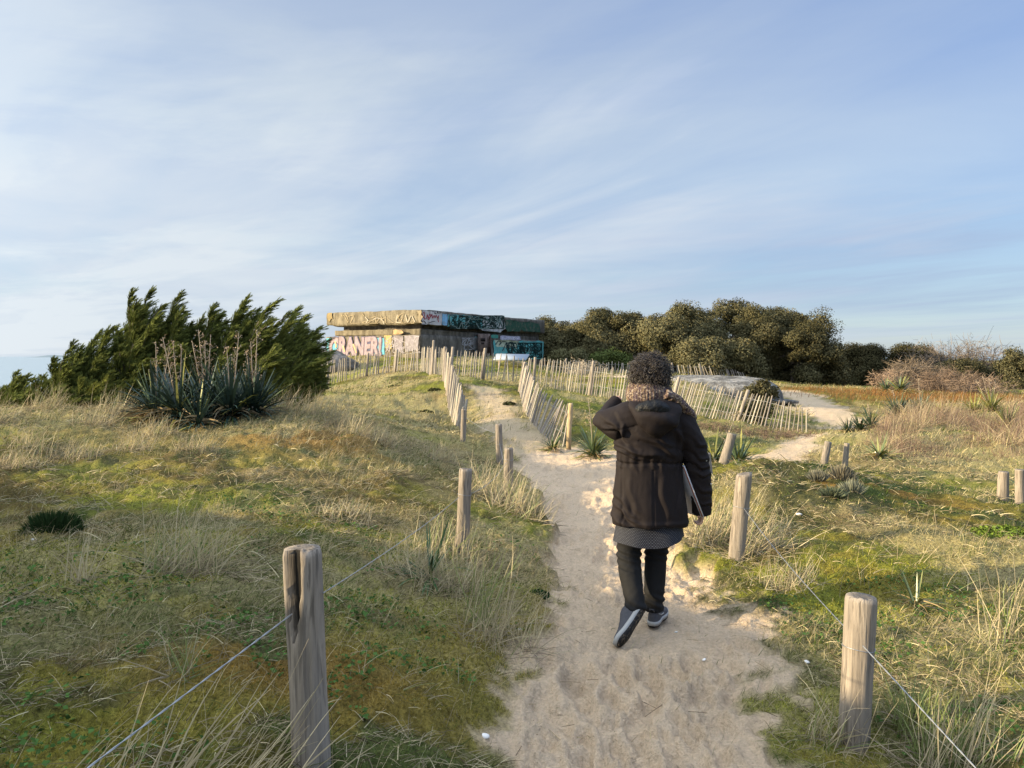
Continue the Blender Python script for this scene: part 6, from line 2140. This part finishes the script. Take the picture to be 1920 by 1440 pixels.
fuse(g, .0065, 'scarf', M['scarf'], person, lambda c, n: .007 * (fbm(c[:, 0] * 22, c[:, 2] * 22 + c[:, 1] * 9, 3, 41) - .5) + .003 * np.sin(np.arctan2(c[:, 1], c[:, 0]) * 38), 1)

# short curly hair
gr = np.random.default_rng(55)
G_ = Geo()
hcen = hc + [.0, -.022, .002]
V, f = ball(hcen, (.092, .095, .096), 4)
V = V[...]; G_.add(V, f, (.018, .014, .012))
for k in range(1900):
    dr = unit(gr.standard_normal(3) + np.array([0, -.15, .12]))
    if dr[2] < -.62 or (dr[1] > .35 and dr[2] < .45):
        continue
    p = hcen + dr * np.array([.088, .090, .090])
    out = unit(dr + gr.normal(0, .45, 3) + np.array([0, -.05, .05]))
    L = gr.uniform(.025, .075); cr = gr.uniform(.006, .013); turns = gr.uniform(1.0, 2.2)
    s1 = unit(np.cross(out, gr.standard_normal(3))); s2 = np.cross(out, s1)
    tt = np.linspace(0, 1, 13); ph = gr.uniform(0, 6.28)
    pts = p + out * (L * tt)[:, None] + s1 * (cr * np.cos(ph + tt * turns * 6.28))[:, None] + s2 * (cr * np.sin(ph + tt * turns * 6.28))[:, None]
    pts[:, 2] -= .012 * tt ** 2
    Vt, ft = tube(pts, np.linspace(.0024, .0008, 13), 4, False)
    grey = gr.random()
    G_.add(Vt, ft, np.array([.030, .023, .020]) * gr.uniform(.5, 1.5) if grey < .90 else np.array([.11, .098, .09]) * gr.uniform(.6, 1.1))
G_.build('hair', M['hair'], person, True)

# skirt hem below the coat, patterned cloth
ns, nz = 90, 10
a = np.linspace(0, 2 * PI, ns + 1)
V = []; uv = []
for j in range(nz):
    tz = j / (nz - 1)
    for k in a:
        z = .72 - tz * (.212 - .035 * max(0, math.cos(k)) ** 2 + .010 * math.sin(k * 3))
        rx = .176 + .034 * tz + .006 * math.sin(k * 7 + 1) * tz; ry = .112 + .042 * tz + .006 * math.sin(k * 5) * tz
        c_, s_ = math.cos(k), math.sin(k)
        V.append((.012 + rx * np.sign(c_) * abs(c_) ** .85, .015 + ry * np.sign(s_) * abs(s_) ** .85, z))
        uv.append((k / (2 * PI) * 1.15 / .0105, tz * .22 / .0105))
V = np.array(V); idx = np.arange(len(V)).reshape(nz, ns + 1)
q = np.stack([idx[:-1, :-1], idx[1:, :-1], idx[1:, 1:], idx[:-1, 1:]], -1).reshape(-1, 4)
sk = new_mesh('skirt', V, q, M['skirt'], person, True)
ul = sk.data.uv_layers.new(name='UVMap')
li = np.zeros(len(sk.data.loops), dtype=np.int32); sk.data.loops.foreach_get('vertex_index', li)
ul.data.foreach_set('uv', np.array(uv, dtype=np.float32)[li].ravel())

# trousers
g = Geo()
V, f = loft([(.01, .02, .60, .17, .12), (.01, .02, .75, .175, .13), (.01, .02, .86, .16, .12)]); g.add(V, f)
limb(g, [(-.085, .01, .66, .088), (-.105, .0, .50, .076), (-.112, -.02, .41, .070), (-.105, -.08, .30, .066), (-.095, -.14, .21, .060), (-.088, -.18, .14, .060)], 22, 18)
limb(g, [(.085, .03, .66, .088), (.070, .05, .50, .074), (.064, .055, .40, .067), (.056, .04, .27, .063), (.046, .02, .15, .060), (.046, .015, .085, .062)], 22, 18)
def leg_folds(c, n):
    kn = np.exp(-((c[:, 2] - .44) / .055) ** 2); an = np.exp(-((c[:, 2] - .15) / .05) ** 2)
    return .006 * kn * np.sin(c[:, 2] * 150 + c[:, 0] * 40) + .007 * an * np.sin(c[:, 2] * 130 + c[:, 0] * 60) + .010 * (fbm(c[:, 0] * 18, c[:, 2] * 10 + c[:, 1] * 9, 3, 51) - .5)
fuse(g, .008, 'trousers', M['trouser'], person, leg_folds, 2)


def shoe(heel, toe, up, label=None):
    heel = np.array(heel); toe = np.array(toe)
    Y = unit(toe - heel); Z = unit(np.array(up) - Y * np.dot(up, Y)); X = np.cross(Y, Z)
    Mx = np.stack([X, Y, Z], 1)
    L = np.linalg.norm(toe - heel)
    tw = lambda V: heel + V @ Mx.T
    yy = np.linspace(-.02, L - .0, 26)
    tt = (yy + .02) / (L + .02)
    half = np.interp(tt, [0, .06, .2, .42, .62, .78, .9, .97, 1], [.012, .030, .036, .034, .044, .047, .040, .026, .010])
    shift = np.interp(tt, [0, .4, .75, 1], [0, 0, .004, .0])
    a = np.linspace(0, PI, 14)
    def band(z0, z1, grow, name, mat, parent, treads=False):
        top = []; bot = []
        for y, h, s in zip(yy, half, shift):
            for sgn in (-1, 1):
                pass
        n = len(yy)
        outl = np.concatenate([np.stack([shift + half + grow, yy], 1), np.stack([shift - half - grow, yy], 1)[::-1]])
        outl[0, 1] -= grow; outl[-1, 1] -= grow; outl[n - 1, 1] += grow; outl[n, 1] += grow
        spring = .012 * sstep(.6 * L, L, outl[:, 1])
        V = np.concatenate([np.c_[outl, z0 + spring], np.c_[outl, z1 + spring]])
        m = len(outl); i = np.arange(m); j = np.roll(i, -1)
        q = np.stack([i, j, j + m, i + m], -1)
        k = np.arange(n - 1)
        capb = np.stack([k, m - 1 - k, m - 2 - k, k + 1], -1); capt = capb[:, ::-1] + m
        return new_mesh(name, tw(V), [q, capb, capt], mat, parent, False)
    # upper
    topz = np.interp(tt, [0, .1, .25, .36, .5, .75, .93, 1], [.085, .108, .112, .105, .085, .060, .045, .026])
    V = []
    for y, h, s, tz in zip(yy, half, shift, topz):
        sp = .012 * float(sstep(.6 * L, L, np.array([y]))[0])
        for k in a:
            V.append((s + h * math.cos(k) * (1.04 if math.sin(k) < .7 else 1.0), y, .026 + sp + (tz - .026) * math.sin(k) ** .75))
    idx = np.arange(len(V)).reshape(len(yy), 14)
    q = np.stack([idx[:-1, :-1], idx[1:, :-1], idx[1:, 1:], idx[:-1, 1:]], -1).reshape(-1, 4)
    o = new_mesh('shoe', tw(np.array(V)), [q, idx[0][None], idx[-1][::-1][None]], M['shoe'], person, True)
    band(.010, .034, .004, 'midsole', M['midsole'], o)
    g = Geo()
    b = band(-.002, .012, .001, 'outsole', M['outsole'], o)
    # heel loop and lace cord
    V, f = tube(tw(np.array([(-.012, -.018, .095), (-.012, -.034, .112), (.012, -.034, .112), (.012, -.018, .095)])), .004, 5)
    new_mesh('heel_tab', V, f, M['shoe'], o, True)
    V, f = tube(tw(np.array([(.030, .02, .075), (.037, .07, .055), (.039, .12, .05)])), .0035, 5)
    new_mesh('side_stripe', V, f, M['midsole'], o, True)
    return o


shoe((-.055, -.195, .150), (-.205, -.345, .002), (-.35, .75, .55))
shoe((.035, -.02, .002), (.135, .215, .002), (0, 0, 1))

for p_ in ((.338, -.052, 1.005), (.372, -.035, .862)):
    V, f = ball(p_, .006, 2)
    new_mesh('snap_button', V, f, M['midsole'], coat, True)

# flat folder held under the right arm
g = Geo()
A_ = np.array([.208, -.045, .975]); B_ = np.array([.330, -.035, .662]); dpt = np.array([-.055, .215, -.012])
nn = unit(np.cross(B_ - A_, dpt)); th = .005
for k, (o0, o1) in enumerate(((-th, -th * .25), (th * .3, th))):
    V = np.array([A_ + nn * o0, B_ + nn * o0, B_ + dpt + nn * o0, A_ + dpt + nn * o0, A_ + nn * o1, B_ + nn * o1, B_ + dpt + nn * o1, A_ + dpt + nn * o1])
    g.add(V, np.array([[0, 3, 2, 1], [4, 5, 6, 7], [0, 1, 5, 4], [1, 2, 6, 5], [2, 3, 7, 6], [3, 0, 4, 7]]))
t = NT('folder_card'); M['folder'] = t.principled((.42, .43, .47), .5, None, .3)
t = NT('folder_spine'); M['spine'] = t.principled((.22, .075, .04), .6, None, .3)
t = NT('paper'); M['paper'] = t.principled((.75, .75, .76), .7)
fo = thing('folder', 'grey folder with pale paper edges held under the right arm of the person', 'folder', tuple(ORG + (A_ + B_) / 2))
off = -(A_ + B_) / 2
g.v = [v + off for v in g.v]
g.build('cover', M['folder'], fo)
ins = .004
V = np.array([[A_ + (B_ - A_) * s + dpt * d + nn * o for s, d in ((.015, .0), (.985, .0), (.985, .98), (.015, .98))] for o in (-th * .22, th * .27)]).reshape(-1, 3) + off
new_mesh('papers', V, np.array([[0, 3, 2, 1], [4, 5, 6, 7], [0, 1, 5, 4], [1, 2, 6, 5], [2, 3, 7, 6], [3, 0, 4, 7]]), M['paper'], fo)
V, f = tube(np.array([A_ + (B_ - A_) * .02 + off - nn * .006, A_ + (B_ - A_) * .98 + off - nn * .006]), .0035, 6)
new_mesh('spine', V, f, M['spine'], fo)
